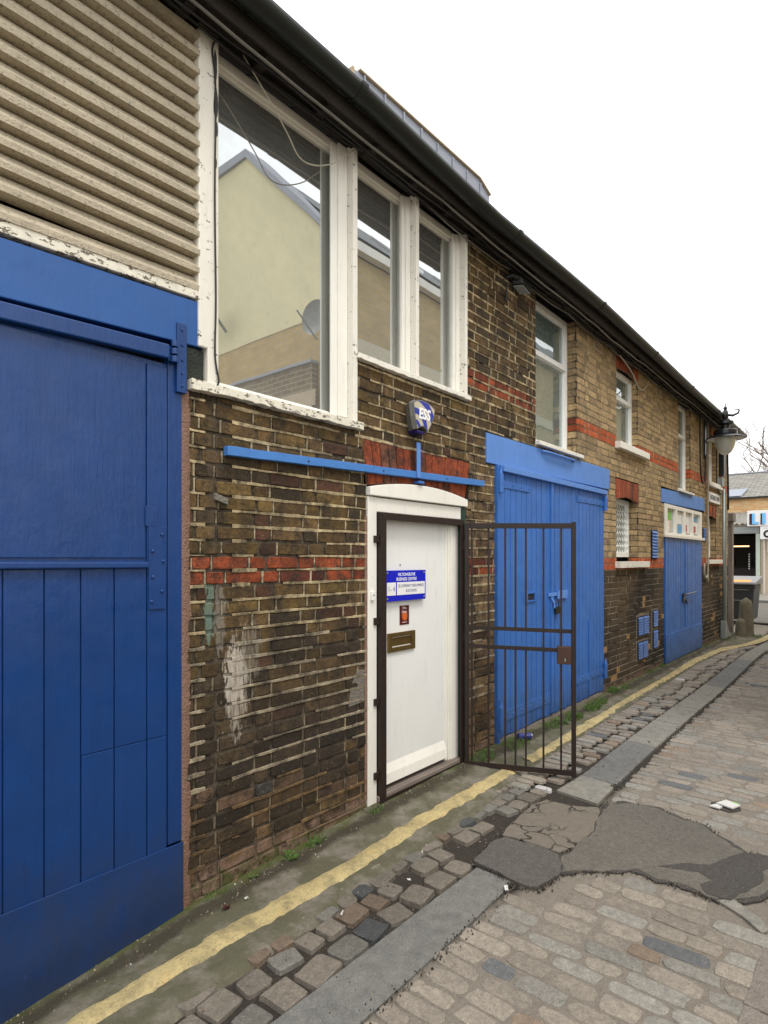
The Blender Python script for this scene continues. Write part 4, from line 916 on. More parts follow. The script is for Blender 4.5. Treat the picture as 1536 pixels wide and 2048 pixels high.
for q, (i0, u0, u1, v0, v1) in enumerate(((0, .1, .75, .55, .95), (0, .05, .5, .05, .5), (1, .25, .9, .45, .95), (1, .3, .9, .05, .42), (2, .15, .9, .1, .9), (2, .2, .5, .15, .45), (3, .2, .95, .1, .62), (3, .25, .8, .66, .92), (3, .3, .6, .15, .45))):  # coloured sheets on the panes, painting the reflections of shop signs
    a, b = panes[i0]; pm = (pg_, M['sign_white'], M['sign_white'], pb_, M['sign_white'], pr2, M['sign_white'], pb_, pr2)[q]
    dq = .002 if q in (5, 8) else 0
    B(lerp(a, b, u0), lerp(a, b, u1), .016 - dq, .0195 - dq, lerp(2.03, 2.4, v0), lerp(2.03, 2.4, v1)).build('painted_reflection', pm, f_)
# ------------------------------------------------ vents
def vent(x0, x1, z0, z1, mat, n, label=None, cols=1, fr_=True):
    v_ = MB(); 
    if fr_: v_.box(x0, x1, -.014, .01, z0, z1)
    o = v_.build('vent', M['interior'] if mat == 'blue' else M[mat], bd_, .001, label=label); s_ = MB()  # dark backing puts the shade between blue slats into the colour
    wv_ = (x1 - x0) / cols
    for c_ in range(cols):
        for k in range(n):
            a = z0 + .012 + (z1 - z0 - .02) * k / n; h_ = (z1 - z0 - .02) / n
            s_.add([(x0 + c_ * wv_ + .012, -.0145, a + h_ * .9), (x0 + (c_ + 1) * wv_ - .012, -.0145, a + h_ * .9), (x0 + (c_ + 1) * wv_ - .012, -.030, a + h_ * .15), (x0 + c_ * wv_ + .012, -.030, a + h_ * .15), (x0 + c_ * wv_ + .012, -.0145, a + h_ * .05), (x0 + (c_ + 1) * wv_ - .012, -.0145, a + h_ * .05)], [(0, 3, 2, 1), (3, 4, 5, 2)])
    s_.build('slat', M[mat], o)
vent(6.62, 6.86, 4.0, 4.12, 'terracotta', 5); vent(9.0, 9.24, 3.98, 4.10, 'terracotta', 5)
vent(8.74, 9.02, 1.63, 2.04, 'blue', 9, 'tall blue louvred vent beside the far garage'); vent(11.8, 12.02, 1.95, 2.2, 'blue', 6)
vent(8.13, 8.60, .60, .86, 'blue', 7, cols=2); vent(8.13, 8.56, .28, .52, 'blue', 6, cols=2); vent(8.80, 9.03, .66, .90, 'blue', 7); vent(8.80, 9.03, .36, .62, 'blue', 7)
cf = MB()
for a, b, c, d in ((8.13, 8.60, .60, .86), (8.13, 8.56, .28, .52), (8.80, 9.03, .66, .90), (8.80, 9.03, .36, .62)):
    cf.box(a - .03, a - .001, -.008, .008, c - .02, d + .02); cf.box(b + .001, b + .035, -.008, .008, c - .02, d + .02); cf.box(a, b, -.0075, .008, d + .001, d + .02); cf.box(a, b, -.0075, .008, c - .018, c - .001)
cf.build('vent_surround', M['cement'], bd_, .003)
# rainwater pipe at the end of the wall
dp = thing('drainpipe', (13.4, -.08, .05), 'grey steel drainpipe with square shoe at the far corner of the wall', 'drainpipe')
e = MB(); e.tube([(13.3, -.07, .12), (13.3, -.07, 3.02)], .026, 12); e.build('pipe', M['galv'], dp, smooth=True)
e = MB(); e.prism([(13.25, .05), (13.80, .05), (13.55, .22), (13.37, .40), (13.25, .40)], -.11, -.02); e.build('shoe', M['grey_paint'], dp, .006)
cd = MB(); cd.box(13.62, 13.68, -.05, -.005, .1, 2.7); tag(cd.build('cable_trunking', M['galv'], None, .004), 'narrow grey metal trunking running up the wall right of the drainpipe', 'trunking')
e = MB(); e.tube([(13.55, -.10, 2.62), (13.56, -.10, 3.0), (13.5, -.1, 3.6), (13.52, -.1, 4.1)], .018, 8); tag(e.build('cable_sleeve', M['cable'], None, smooth=True), 'thick black cable sleeve at the corner above the grey trunking', 'cable')
bx = thing('junction_box', (12.95, -.06, 3.1), 'small grey junction box on the wall below the street lamp', 'junction box')
B(13.05, 13.25, -.08, -.002, 3.06, 3.22).build('case', M['grey_paint'], bx, .006); B(13.04, 13.26, -.088, -.081, 3.05, 3.23).build('lid', M['galv'], bx, .002)
bx = thing('equipment_box', (13.0, -.1, 3.35), 'tall dark grey equipment box on the wall under the lamp bowl', 'equipment box')
B(13.18, 13.38, -.085, -.002, 3.27, 3.72).build('case', M['black_iron'], bx, .01); B(13.20, 13.36, -.091, -.086, 3.30, 3.69).build('cover', M['black_pvc'], bx, .004)

# ================================================================ THINGS ON THE WALL
bt = thing('timber_batten', (2.9, -.02, 2.17), 'long blue painted timber batten fixed across the brickwork above the entrance', 'batten')
def zt_(x): return lerp(2.162, 2.237, (x - 1.716) / 2.446)
n = 40; e = MB(); up = [(lerp(1.716, 4.16, i / n), zt_(lerp(1.716, 4.16, i / n)) + .026 + .003 * nz(i * .5, 1)) for i in range(n + 1)]; lo = [(lerp(1.716, 4.16, i / n), zt_(lerp(1.716, 4.16, i / n)) - .020 + .003 * nz(i * .5, 4)) for i in range(n + 1)]
e.prism(lo + up[::-1], -.045, -.006); e.build('rail', paint('batten_blue_paint', (.055, .19, .50), .6, .15, 1.2, worn=(.12, .25, .45)), bt, .003)
B(3.245, 3.285, -.056, -.046, 2.19, 2.435).build('upright', M['blue_flat'], bt, .003)
e = MB(); e.box(3.27, 3.33, -.055, -.006, 2.155, 2.172); e.build('bracket', M['blue'], bt, .002)
for xx in (2.25, 2.9, 3.62): e = MB(); e.tube([(xx, -.044, zt_(xx)), (xx, -.047, zt_(xx))], .006, 8); e.build('bolt', M['interior'], bt)
al = thing('alarm_box', (3.26, -.05, 2.51), 'shield shaped grey burglar alarm box marked ESS above the entrance', 'alarm')
ft = [(3.143, 2.682), (3.19, 2.705), (3.24, 2.712), (3.30, 2.708), (3.35, 2.695), (3.388, 2.676), (3.379, 2.628), (3.352, 2.575), (3.305, 2.511), (3.285, 2.528), (3.255, 2.538), (3.22, 2.533), (3.186, 2.511), (3.160, 2.59)]
bk_ = [(x + .03 if x < 3.2 else x + .035, z - .004) for x, z in ft]
e = MB(); n = len(ft)
vs = [(x, -.10, z) for x, z in ft] + [(x * 1. - .012 if x < 3.26 else x + .012, -.07, z + (.004 if z > 2.6 else -.004)) for x, z in ft] + [(x, -.002, z) for x, z in bk_]
e.add(vs, [(i + r, (i + 1) % n + r, (i + 1) % n + r + n, i + r + n) for r in (0, n) for i in range(n)] + [tuple(range(n))]); e.build('case', M['alarm_grey'], al, .003)
e = MB(); e.prism([(lerp(3.262, x, .95), lerp(2.62, z, .95)) for x, z in ft], -.1025, -.1005); e.build('face_plate', M['alarm_face'], al)
e = MB(); e.prism([(3.19, 2.508), (3.30, 2.508), (3.285, 2.49), (3.245, 2.482), (3.205, 2.49)], -.09, -.01); e.build('lens', M['alarm_lens'], al, .006)
text('lettering', 'ESS', .10, M['letter_white'], al, (3.262, -.104, 2.588), RX, .001, sx=.92, shear=.15, bold=.0035)

sg = thing('business_sign', (3.2, .03, 1.35), 'blue and white business centre sign screwed to the white entrance door', 'sign')
def dpl(x): return x
B(2.978, 3.425, .006, .016, 1.345, 1.553).build('plate', M['sign_blue'], sg, .001)
B(2.992, 3.085, .0045, .0055, 1.385, 1.472).build('number_panel', M['sign_white'], sg); B(3.097, 3.413, .0045, .0055, 1.385, 1.472).build('name_panel', M['sign_white'], sg)
text('lettering', 'HILTONGROVE', .030, M['letter_white'], sg, (3.205, .0055, 1.515), RX, .0003, sx=.92, bold=.0004); text('lettering', 'BUSINESS CENTRE', .030, M['letter_white'], sg, (3.205, .0055, 1.483), RX, .0003, sx=.92, bold=.0004)
text('lettering', '1 - 4', .05, M['letter_blue'], sg, (3.0385, .004, 1.411), RX, .0003, sx=.75); text('lettering', 'SD COMMUNITY DEVELOPMENTS', .028, M['letter_blue'], sg, (3.255, .004, 1.437), RX, .0003, sx=.68); text('lettering', '& SD STUDIOS', .028, M['letter_blue'], sg, (3.255, .004, 1.403), RX, .0003, sx=.68)
for xx in (2.997, 3.405):
    for zz in (1.364, 1.536): sb = MB(); sb.tube([(xx, .036, zz), (xx, .003, zz), (xx, .001, zz)], [.007, .007, .004], 10); sb.build('fixing', M['galv'], sg)
pf = thing('leaflet', (3.21, .03, 1.18), 'small dark red leaflet stuck on the white door above the letter plate', 'leaflet')
B(3.165, 3.268, .0345, .0375, 1.175, 1.308).build('sheet', M['leaflet'], pf)
text('lettering', 'Ora', .026, M['letter_white'], pf, (3.215, .034, 1.283), RX, .0002); text('lettering', 'Oran', .026, M['letter_white'], pf, (3.213, .034, 1.256), RX, .0002)
B(3.19, 3.245, .0342, .0344, 1.19, 1.193).build('strip', M['letter_white'], pf)
db = thing('doorbell', (2.82, -.02, 1.37), 'small white doorbell push on the left jamb of the entrance', 'doorbell')
B(2.806, 2.836, -.028, -.0125, 1.365, 1.425).build('case', M['white_clean'], db, .004); e = MB(); e.tube([(2.821, -.028, 1.40), (2.821, -.031, 1.40)], .006, 10); e.build('button', M['grey_paint'], db)

# steel security gate
gt = thing('security_gate', (3.86, -.03, .05), 'open rusty brown steel bar gate hinged on its frame around the white entrance door', 'gate')
e = MB(); e.box(2.878, 2.935, -.040, -.034, .055, 1.93); e.box(2.878, 2.884, -.034, .0, .055, 1.93); e.box(3.815, 3.865, -.040, -.034, .055, 1.93); e.box(3.859, 3.865, -.034, .0, .055, 1.93)
e.box(2.935, 3.815, -.0395, -.034, 1.885, 1.93); e.box(2.884, 3.859, -.034, .0, 1.924, 1.93); e.box(2.935, 3.815, -.0395, -.034, .055, .078); e.build('frame', M['steel'], gt, .001)
for zz in (1.758, 1.23, .711, .237):
    e = MB(); e.box(2.835, 2.878, -.03, -.013, zz - .022, zz + .022); e.build('fixing_lug', M['steel'], gt, .002)
Hx, Hy, Ex, Ey = 3.862, -.048, 4.228, -.775
GL = math.hypot(Ex - Hx, Ey - Hy); ux, uy = (Ex - Hx) / GL, (Ey - Hy) / GL; px_, py_ = -uy, ux
def gbox(m, t0, t1, d0, d1, z0, z1, sag=.012):
    vs = []
    for z in (z0, z1):
        for d in (d0, d1):
            for t in (t0, t1): vs.append((Hx + ux * t + px_ * d, Hy + uy * t + py_ * d, z - sag * t / GL))
    return m.add(vs, [(0, 2, 3, 1), (4, 5, 7, 6), (0, 1, 5, 4), (2, 6, 7, 3), (0, 4, 6, 2), (1, 3, 7, 5)])
gbox(MB(), 0, .03, -.018, .018, .045, 1.905).build('hinge_stile', M['steel'], gt, .002)
gbox(MB(), GL - .032, GL, -.02, .02, .035, 1.915).build('lock_stile', M['steel'], gt, .002)
m = MB(); gbox(m, .03, GL - .032, -.018, -.012, 1.865, 1.905); gbox(m, .03, GL - .032, -.012, .018, 1.899, 1.905); m.build('top_rail', M['steel'], gt, .001)
m = MB(); gbox(m, .03, GL - .032, -.018, -.012, .045, .085); gbox(m, .03, GL - .032, -.012, .018, .045, .051); m.build('bottom_rail', M['steel'], gt, .001)
for za in (1.093, .951): gbox(MB(), .03, GL - .032, -.0115, .009, za, za + .028).build('cross_rail', M['steel'], gt, .001)
for t, gap in ((.064, 0), (.219, 0), (.372, 1), (.466, 1), (.559, 1), (.716, 0), (.871, 2)):
    tt = t * GL; m = MB()
    if gap == 1: gbox(m, tt - .007, tt + .007, -.007, .007, .052, .951); gbox(m, tt - .007, tt + .007, -.007, .007, 1.121, 1.898)
    else: gbox(m, tt - .007, tt + .007, -.007, .007, .052, .951); gbox(m, tt - .007, tt + .007, -.0069, .0069, .979, 1.093); gbox(m, tt - .007, tt + .007, -.007, .007, 1.121, 1.898)
    m.build('bar', M['steel'], gt)
m = MB(); gbox(m, GL - .135, GL - .033, -.026, .026, .865, .995); lb = m.build('lock_box', paint('rust_brown_plate', (.06, .028, .018), .5, .3, .4), gt, .003)
m = MB(); gbox(m, GL - .082, GL - .074, -.0275, -.0265, .885, .91); gbox(m, GL - .082, GL - .074, .0265, .0275, .885, .91); m.build('keyhole', M['galv'], lb)
m = MB()
for zz in (.25, 1.0, 1.7): m.tube([(3.863, -.042, zz), (3.863, -.042, zz + .07)], .011, 8)
m.build('hinge', M['steel'], gt)

# cables under the eaves
def cable(pts, r, mat, label, nm='cable', wob=.006, step=.12, seed=0, smooth_=False):
    out = []
    if smooth_:
        V = [Vector(p) for p in pts]; V = [V[0]] + V + [V[-1]]; q = []
        for i in range(1, len(V) - 2):
            for k in range(8):
                t = k / 8; p0, p1, p2, p3 = V[i - 1], V[i], V[i + 1], V[i + 2]
                q.append(.5 * ((2 * p1) + (p2 - p0) * t + (2 * p0 - 5 * p1 + 4 * p2 - p3) * t * t + (3 * p1 - p0 - 3 * p2 + p3) * t ** 3))
        pts = q + [V[-1]]
    for (a, b) in zip(pts, pts[1:]):
        a, b = Vector(a), Vector(b); n = max(1, int((b - a).length / step))
        for k in range(n):
            p = a.lerp(b, k / n); out.append(p + Vector((0, wob * nz(p.x * 2.3, seed, p.z), wob * nz(p.x * 3.1, seed + 5, p.z))))
    out.append(Vector(pts[-1])); m = MB(); m.tube(out, r, 6)
    return tag(m.build(nm, M[mat], smooth=True), label, 'cable')
def run(x0, x1, z, y, sag, per, seed):
    pts = []; x = x0
    while x < x1:
        u = ((x - x0) % per) / per; pts.append((x, y, z - sag * 4 * u * (1 - u) + .006 * nz(x * 1.7, seed))); x += .1
    return pts
cable(run(-1.4, 14, 4.162, -.045, .02, 1.9, 1), .009, 'cable', 'thick black cable clipped along the wall right under the soffit', wob=.008, seed=1)
cable(run(1.2, 13.6, 4.148, -.065, .035, 1.5, 4), .007, 'cable', 'second black cable sagging in short loops under the eaves', wob=.01, seed=4)
cable(run(3.4, 12, 4.125, -.050, .03, 1.2, 7), .006, 'cable_grey', 'grey cable sagging below the black ones above the brickwork', wob=.01, seed=7)
cable(run(-1.4, 14, 4.120, -.165, .02, 2.4, 9), .008, 'cable_grey', 'brownish grey cable running along the outer edge of the soffit', wob=.008, seed=9)
cable(run(-1.4, 13, 4.118, -.125, .025, 1.7, 12), .006, 'cable', 'thin black cable along the middle of the soffit', wob=.012, seed=12)
W_ = lambda pts, y: [(a, y, b) for a, b in pts]
cable(W_([(1.80, 4.16), (1.93, 4.06), (2.08, 3.93), (2.17, 3.84), (2.28, 3.85), (2.42, 3.93), (2.52, 4.02), (2.60, 4.10)], -.055), .0035, 'cable_light', 'pale thin cable drooping in front of the large window', wob=.002, step=.04, smooth_=True)
cable(W_([(1.655, 4.15), (1.63, 4.08), (1.648, 3.9), (1.644, 3.4), (1.650, 2.9), (1.645, 2.62), (1.665, 2.50), (1.655, 2.47)], -.042), .0045, 'cable', 'thin black cable running down the white corner post', wob=.003, step=.08, smooth_=True)
cable(W_([(7.3, 4.10), (7.75, 4.0), (8.05, 3.86), (8.3, 3.92), (8.45, 4.05)], -.06), .008, 'cable_light', 'pale cable looping over the small first floor window arch', wob=.002, smooth_=True)
cable(W_([(11.4, 4.1), (11.42, 3.6), (11.5, 3.06), (11.72, 2.98), (11.80, 3.15), (11.83, 3.5)], -.05), .014, 'cable', 'black cable loop hanging below the lamp bracket', wob=.002, smooth_=True)
cable(W_([(12.06, 4.12), (12.06, 1.45), (12.0, 1.32), (11.85, 1.30), (11.78, 1.42), (11.8, 1.55)], -.04), .016, 'cable_light', 'pale grey cable running down the wall left of the last windows, hooked at its end', wob=.002, smooth_=True)
cable(W_([(12.75, 4.1), (12.75, 3.1), (12.9, 2.95), (13.1, 2.9), (13.4, 2.95)], -.05), .012, 'cable', 'black cable dropping beside the far first floor window', wob=.006)
# floodlight
fo = thing('floodlight', (4.75, -.05, 4.05), 'small black floodlight under the eaves above the brick panel', 'floodlight')
e = MB(); e.add([(4.64, -.02, 4.12), (4.66, -.02, 4.03), (4.80, -.02, 4.0), (4.82, -.02, 4.10), (4.68, -.10, 4.11), (4.70, -.11, 4.03), (4.84, -.12, 3.99), (4.86, -.11, 4.07)], [(0, 1, 2, 3), (4, 7, 6, 5), (0, 4, 5, 1), (3, 2, 6, 7), (0, 3, 7, 4), (1, 5, 6, 2)]); e.build('housing', M['black_pvc'], fo, .012)
e = MB(); e.add([(4.71, -.10, 4.022), (4.83, -.11, 3.985), (4.79, -.03, 3.992), (4.67, -.03, 4.022), (4.71, -.10, 4.016), (4.83, -.11, 3.979), (4.79, -.03, 3.986), (4.67, -.03, 4.016)], [(0, 1, 2, 3), (4, 7, 6, 5), (0, 4, 5, 1), (1, 5, 6, 2), (2, 6, 7, 3), (3, 7, 4, 0)]); e.build('lens', M['grey_paint'], fo)
e = MB(); e.tube([(4.58, -.01, 4.07), (4.60, -.06, 4.08), (4.66, -.08, 4.07)], .02, 8); e.tube([(4.57, -.02, 4.02), (4.56, -.02, 3.85)], .007, 6); e.build('bracket', M['black_pvc'], fo)
# street sign
ms = thing('street_sign', (12.74, -.01, 2.75), 'white street name plate with black lettering between the last two windows', 'sign')
e = MB(); e.prism([(12.27, 2.70), (13.2, 2.70), (13.2, 2.885), (12.27, 2.885)], -.025, -.002); e.build('plate', M['sign_white'], ms, .003)
text('lettering', 'HATHERLEY MEWS', .125, M['letter_black'], ms, (12.735, -.0265, 2.75), RX, .001, sx=.76, bold=.0015)
# street lamp
LX, LY = 11.95, -.34
sl = thing('street_lamp', (LX, -.01, 3.5), 'black street lamp with wide rim and frosted bowl on a wall bracket', 'street lamp')
e = MB(); e.box(LX - .05, LX + .05, -.03, -.0065, 3.45, 4.25); e.build('wall_bracket', M['black_iron'], sl, .006)
e = MB(); e.tube([(LX, -.02, 4.15), (LX, -.15, 4.19), (LX, LY, 4.20), (LX, LY - .12, 4.17), (LX, LY - .20, 4.20), (LX, LY - .22, 4.25), (LX, LY - .18, 4.275), (LX, LY - .15, 4.26)], [.022, .022, .024, .022, .018, .014, .011, .008], 10); e.build('arm', M['black_iron'], sl, smooth=True)
e = MB(); e.lathe([(0, 4.42), (.008, 4.40), (.012, 4.35), (.03, 4.33), (.032, 4.30), (.02, 4.29), (.045, 4.25), (.05, 4.14), (.028, 4.12), (.026, 4.08), (.05, 4.07)], LX, LY, 16); e.build('finial', M['black_iron'], sl, smooth=True)
e = MB(); e.lathe([(.0, 4.085), (.13, 4.075), (.135, 4.03), (.12, 4.02), (.075, 4.005), (.07, 3.95), (.085, 3.945), (.09, 3.935), (.175, 3.925), (.188, 3.91), (.19, 3.845), (.18, 3.835), (.19, 3.83)], LX, LY, 32); e.build('canopy', M['black_iron'], sl, smooth=False)
e = MB(); e.lathe([(.185, 3.835), (.30, 3.79), (.315, 3.775), (.315, 3.765), (.30, 3.77), (.18, 3.81)], LX, LY, 36); rim_o = e.build('rim', M['black_iron'], sl, smooth=True)
e = MB(); e.lathe([(.178, 3.806), (.296, 3.767)], LX, LY, 36); e.build('rim_lining', M['sign_white'], rim_o, smooth=True)
e = MB(); e.lathe([(.165, 3.80), (.166, 3.76), (.16, 3.70), (.145, 3.63), (.12, 3.57), (.085, 3.52), (.045, 3.492), (0, 3.485)], LX, LY, 32); e.build('bowl', M['lamp_glass'], sl, smooth=True)
e = MB(); e.tube([(LX, LY, 3.78), (LX, LY, 3.64)], [.03, .02], 10); e.build('bulb', M['sign_white'], sl)

# ================================================================ FURTHER AWAY
wp = thing('timber_post', (14.65, .04, .04), 'tall weathered grey timber post with a block on top at the corner', 'post')
B(14.56, 14.72, -.0, .085, .03, 2.44).build('shaft', M['wood_grey'], wp, .008); B(14.50, 14.78, -.03, .11, 2.44, 2.62).build('cap_block', M['wood_grey'], wp, .01)
def boulder(cx, cy, z0, h, rx, ry, seed, name, label, top=.55):
    m = MB(); n = 18; rings = 12; vs = []
    for k in range(rings):
        t = k / (rings - 1); rr = 1 - (1 - top) * t ** 1.2 if t < .8 else (1 - (1 - top) * .8 ** 1.2) * math.sqrt(max(0, 1 - ((t - .8) / .2) ** 2)) + .001
        for i in range(n):
            a = 2 * math.pi * i / n; w_ = 1 + .10 * nz(math.cos(a) * 1.5 + seed, math.sin(a) * 1.5, t * 3)
            vs.append((cx + rx * rr * w_ * math.cos(a), cy + ry * rr * w_ * math.sin(a), z0 + h * t))
    m.add(vs, [(r * n + i, r * n + (i + 1) % n, (r + 1) * n + (i + 1) % n, (r + 1) * n + i) for r in range(rings - 1) for i in range(n)]); m.f.append(tuple((rings - 1) * n + i for i in range(n))); m.c.append((1, 1, 1))
    return tag(m.build(name, M['stone'], smooth=True), label, 'bollard', 'stone bollards at the corner')
boulder(14.45, -.27, .02, .80, .17, .155, 3, 'stone_bollard', 'tall mossy tapered stone bollard at the end of the wall', .68)
boulder(14.15, -.225, .02, .38, .13, .11, 8, 'stone_bollard', 'short rounded stone bollard leaning against the taller one', .75)
bn = thing('wheelie_bin', (16.9, .4, .05), 'large charcoal grey commercial bin with a pale lid behind the stone bollards', 'bin')
e = MB(); e.add([(16.5, -.08, .16), (16.5, 1.1, .16), (17.3, 1.1, .16), (17.3, -.08, .16), (16.4, -.14, 1.02), (16.4, 1.16, 1.02), (17.35, 1.16, 1.02), (17.35, -.14, 1.02)], [(0, 1, 2, 3), (4, 7, 6, 5), (0, 4, 5, 1), (1, 5, 6, 2), (2, 6, 7, 3), (3, 7, 4, 0)]); e.build('body', M['bin'], bn, .02)
e = MB(); e.add([(16.34, -.18, 1.02), (16.34, 1.2, 1.02), (17.4, 1.2, 1.02), (17.4, -.18, 1.02), (16.36, -.17, 1.07), (16.36, 1.19, 1.07), (17.4, 1.19, 1.20), (17.4, -.17, 1.20)], [(0, 1, 2, 3), (4, 7, 6, 5), (0, 4, 5, 1), (1, 5, 6, 2), (2, 6, 7, 3), (3, 7, 4, 0)]); e.build('lid', M['bin_lid'], bn, .015)
e = MB(); e.add([(16.40, -.05, 1.0725), (16.40, .45, 1.0725), (16.75, .45, 1.117), (16.75, -.05, 1.117)], [(0, 3, 2, 1)]); e.add([(16.40, -.05, 1.0775), (16.40, .45, 1.0775), (16.75, .45, 1.122), (16.75, -.05, 1.122)], [(0, 3, 2, 1)]); e.build('lid_label', M['orange'], bn)
for k, zz in enumerate((.88, .62)):
    e = MB(); e.box(16.385 + .03 * k, 16.44 + .03 * k, -.02, .34, zz, zz + .02); e.build('grip', M['bin_lid'], bn, .004)
e = MB(); e.box(16.40, 16.48, -.16, 1.16, .92, .99); e.build('bin_rib', M['bin'], bn, .01)
for (a, b) in ((16.65, .02), (16.65, .98), (17.15, .02), (17.15, .98)):
    e = MB(); e.tube([(a, b - .03, .13), (a, b + .03, .13)], .075, 16); e.build('wheel', M['cable'], bn)
# shop across the road
sh = thing('shop_building', (30, 2, .05), 'single storey shop with slate roof, corrugated canopy and white lettered sign across the road', 'shop')
e = MB(); e.box(31.8, 40, -8, 9, 2.9, 4.49); e.build('wall', M['brick_shop'], sh)
e = MB(); e.box(30.0, 31.8, -8, 1.59, .05, 3.0); e.build('front_wall', plain('pebbledash', (.52, .45, .33), .95, .15, sc=6), sh)
e = MB(); e.box(36.5, 36.6, -8, 9, .05, 2.9); e.build('back_wall', plain('dim_back_wall', (.10, .09, .08), .9), sh)
e = MB(); e.box(30.5, 36, 6.6, 6.7, .05, 2.9); e.build('side_wall', M['interior'], sh); e = MB(); e.box(31.8, 36.5, 1.4, 1.5, .05, 2.9); e.box(31.8, 36.5, -8, 9, 2.86, 2.9); e.build('partition', M['interior'], sh)
e = MB(); e.add([(31.7, -8, 4.5), (31.7, 9, 4.5), (36, 9, 6.12), (36, -8, 6.12), (40, 9, 4.5), (40, -8, 4.5)], [(0, 3, 2, 1), (3, 5, 4, 2)])
sr = NT('shop_slates'); br = sr.n('ShaderNodeTexBrick'); sr.put(br.inputs['Vector'], sr.map((1, 1, 1), rot=(0, 0, math.radians(90))))
br.inputs['Scale'].default_value = 1; br.inputs['Brick Width'].default_value = .42; br.inputs['Row Height'].default_value = .22; br.inputs['Mortar Size'].default_value = .018
for k, cv in zip(('Color1', 'Color2', 'Mortar'), ((.19, .18, .16), (.26, .25, .22), (.09, .085, .075))): br.inputs[k].default_value = (*cv, 1)
M['shop_slate'] = sr.fin(br.outputs['Color'], .8); rf2 = e.build('roof', M['shop_slate'], sh)
e = MB(); e.box(35.9, 36.1, -8, 9, 6.10, 6.17); e.build('ridge_tiles', M['lead'], rf2, .02)
e = MB(); e.box(31.6, 31.72, -8, 9, 4.42, 4.50); e.build('gutter', M['black_pvc'], sh); e = MB(); e.add([(31.75, 2.6, 4.54), (31.75, 9, 4.54), (32.9, 9, 4.975), (32.9, 2.5, 4.975)], [(0, 1, 2, 3)]); e.add([(31.75, 2.6, 4.58), (31.75, 9, 4.58), (32.9, 9, 5.015), (32.9, 2.5, 5.015)], [(0, 1, 2, 3)]); e.build('lead_flashing', M['lead'], rf2)
co = MB(); ncr = 90
for i in range(ncr + 1):
    y = lerp(1.0, 7, i / ncr); wv = .045 * math.sin(y * 2 * math.pi / .22)
    co.v += [(29.9, y, 3.18 + wv), (31.78, y, 3.80 + wv), (29.9, y, 3.15 + wv), (31.78, y, 3.77 + wv)]
for i in range(ncr):
    a = i * 4; co.f += [(a, a + 4, a + 5, a + 1), (a + 2, a + 3, a + 7, a + 6), (a, a + 2, a + 6, a + 4)]; co.c += [(1, 1, 1)] * 3
co.build('corrugated_canopy', M['corrugated'], sh)
e = MB(); e.box(29.92, 30.05, 1.6, 7, 3.06, 3.10); e.box(29.9, 30.04, 1.62, 7, 2.74, 3.03); e.build('shutter_box', M['grey_paint'], sh, .01); e = MB(); e.box(29.93, 30.12, 1.6, 1.76, .13, 2.74); e.build('door_post', plain('pale_green_post', (.45, .52, .45), .6), sh, .01)
e = MB(); e.tube([(33.2, 2.5, 2.25), (33.2, 3.3, 2.25)], .03, 8); e.build('lit_tube', M['glow'], sh)
e = MB(); e.box(33.5, 33.9, 2.2, 3.6, .1, 1.2); e.box(34, 34.3, 2.0, 2.35, .1, 2.0); e.box(33.7, 34, 3.2, 3.9, 1.3, 1.7); e.build('shelving', plain('dark_shelf', (.06, .05, .05), .8), sh)
e = MB()
for k in range(7): e.box(32.2, 32.22, 2.32 + .02 * nz(k, 2), 2.38, 1.15 + k * .11, 1.22 + k * .11)
e.build('hanging_stock', M['sign_white'], sh)
e = MB(); e.tube([(29.93, 1.45, .13), (29.93, 1.45, 2.6)], .04, 8); e.tube([(29.93, 1.31, 1.9), (29.93, 1.31, 2.5)], .03, 8); e.build('drainpipe', plain('pinkish_white_pipe', (.6, .52, .48), .6), sh)
s1 = thing('shop_sign', (29.85, 1.2, 3.05), 'white shop fascia board with light blue letters LI shadowed in black', 'sign')
e = MB(); e.box(29.78, 29.86, -.6, 2.06, 3.05, 3.72); e.build('board', M['sign_white'], s1, .01)
RS = (math.radians(90), 0, math.radians(-90))
def letL(m, y, dz, x): m.box(x, x + .01, y - .09, y, 3.13 + dz, 3.60 + dz); m.box(x, x + .01, y - .25, y - .09, 3.13 + dz, 3.22 + dz)
def letI(m, y, dz, x): m.box(x, x + .01, y - .12, y, 3.13 + dz, 3.60 + dz)
for nm, mt_, dy, dz, xx in (('letter_shadow', 'letter_black', .12, -.02, 29.768), ('letter_edge', 'dark_red', .07, -.01, 29.756), ('lettering', 'sky_blue', 0, 0, 29.744)):
    m = MB(); letL(m, 1.87 + dy * .9, dz, xx); m.build(nm, M[mt_], s1); m = MB(); letI(m, 1.50 + dy * .55, dz, xx); m.build(nm, M[mt_], s1)
s2 = thing('hanging_sign', (29.85, 1.2, 2.5), 'smaller white sign with a black letter O below the blue lettered board', 'sign')
e = MB(); e.box(29.79, 29.87, -.6, 1.58, 2.48, 3.03); e.build('board', M['sign_white'], s2, .01); text('lettering', 'O', .42, M['letter_black'], s2, (29.785, 1.46, 2.56), RS, .004, 'LEFT', .9, 0, .022); text('lettering', 'H A N', .07, M['grey_paint'], s2, (29.785, 1.46, 2.93), RS, .002, 'LEFT', 1.3)
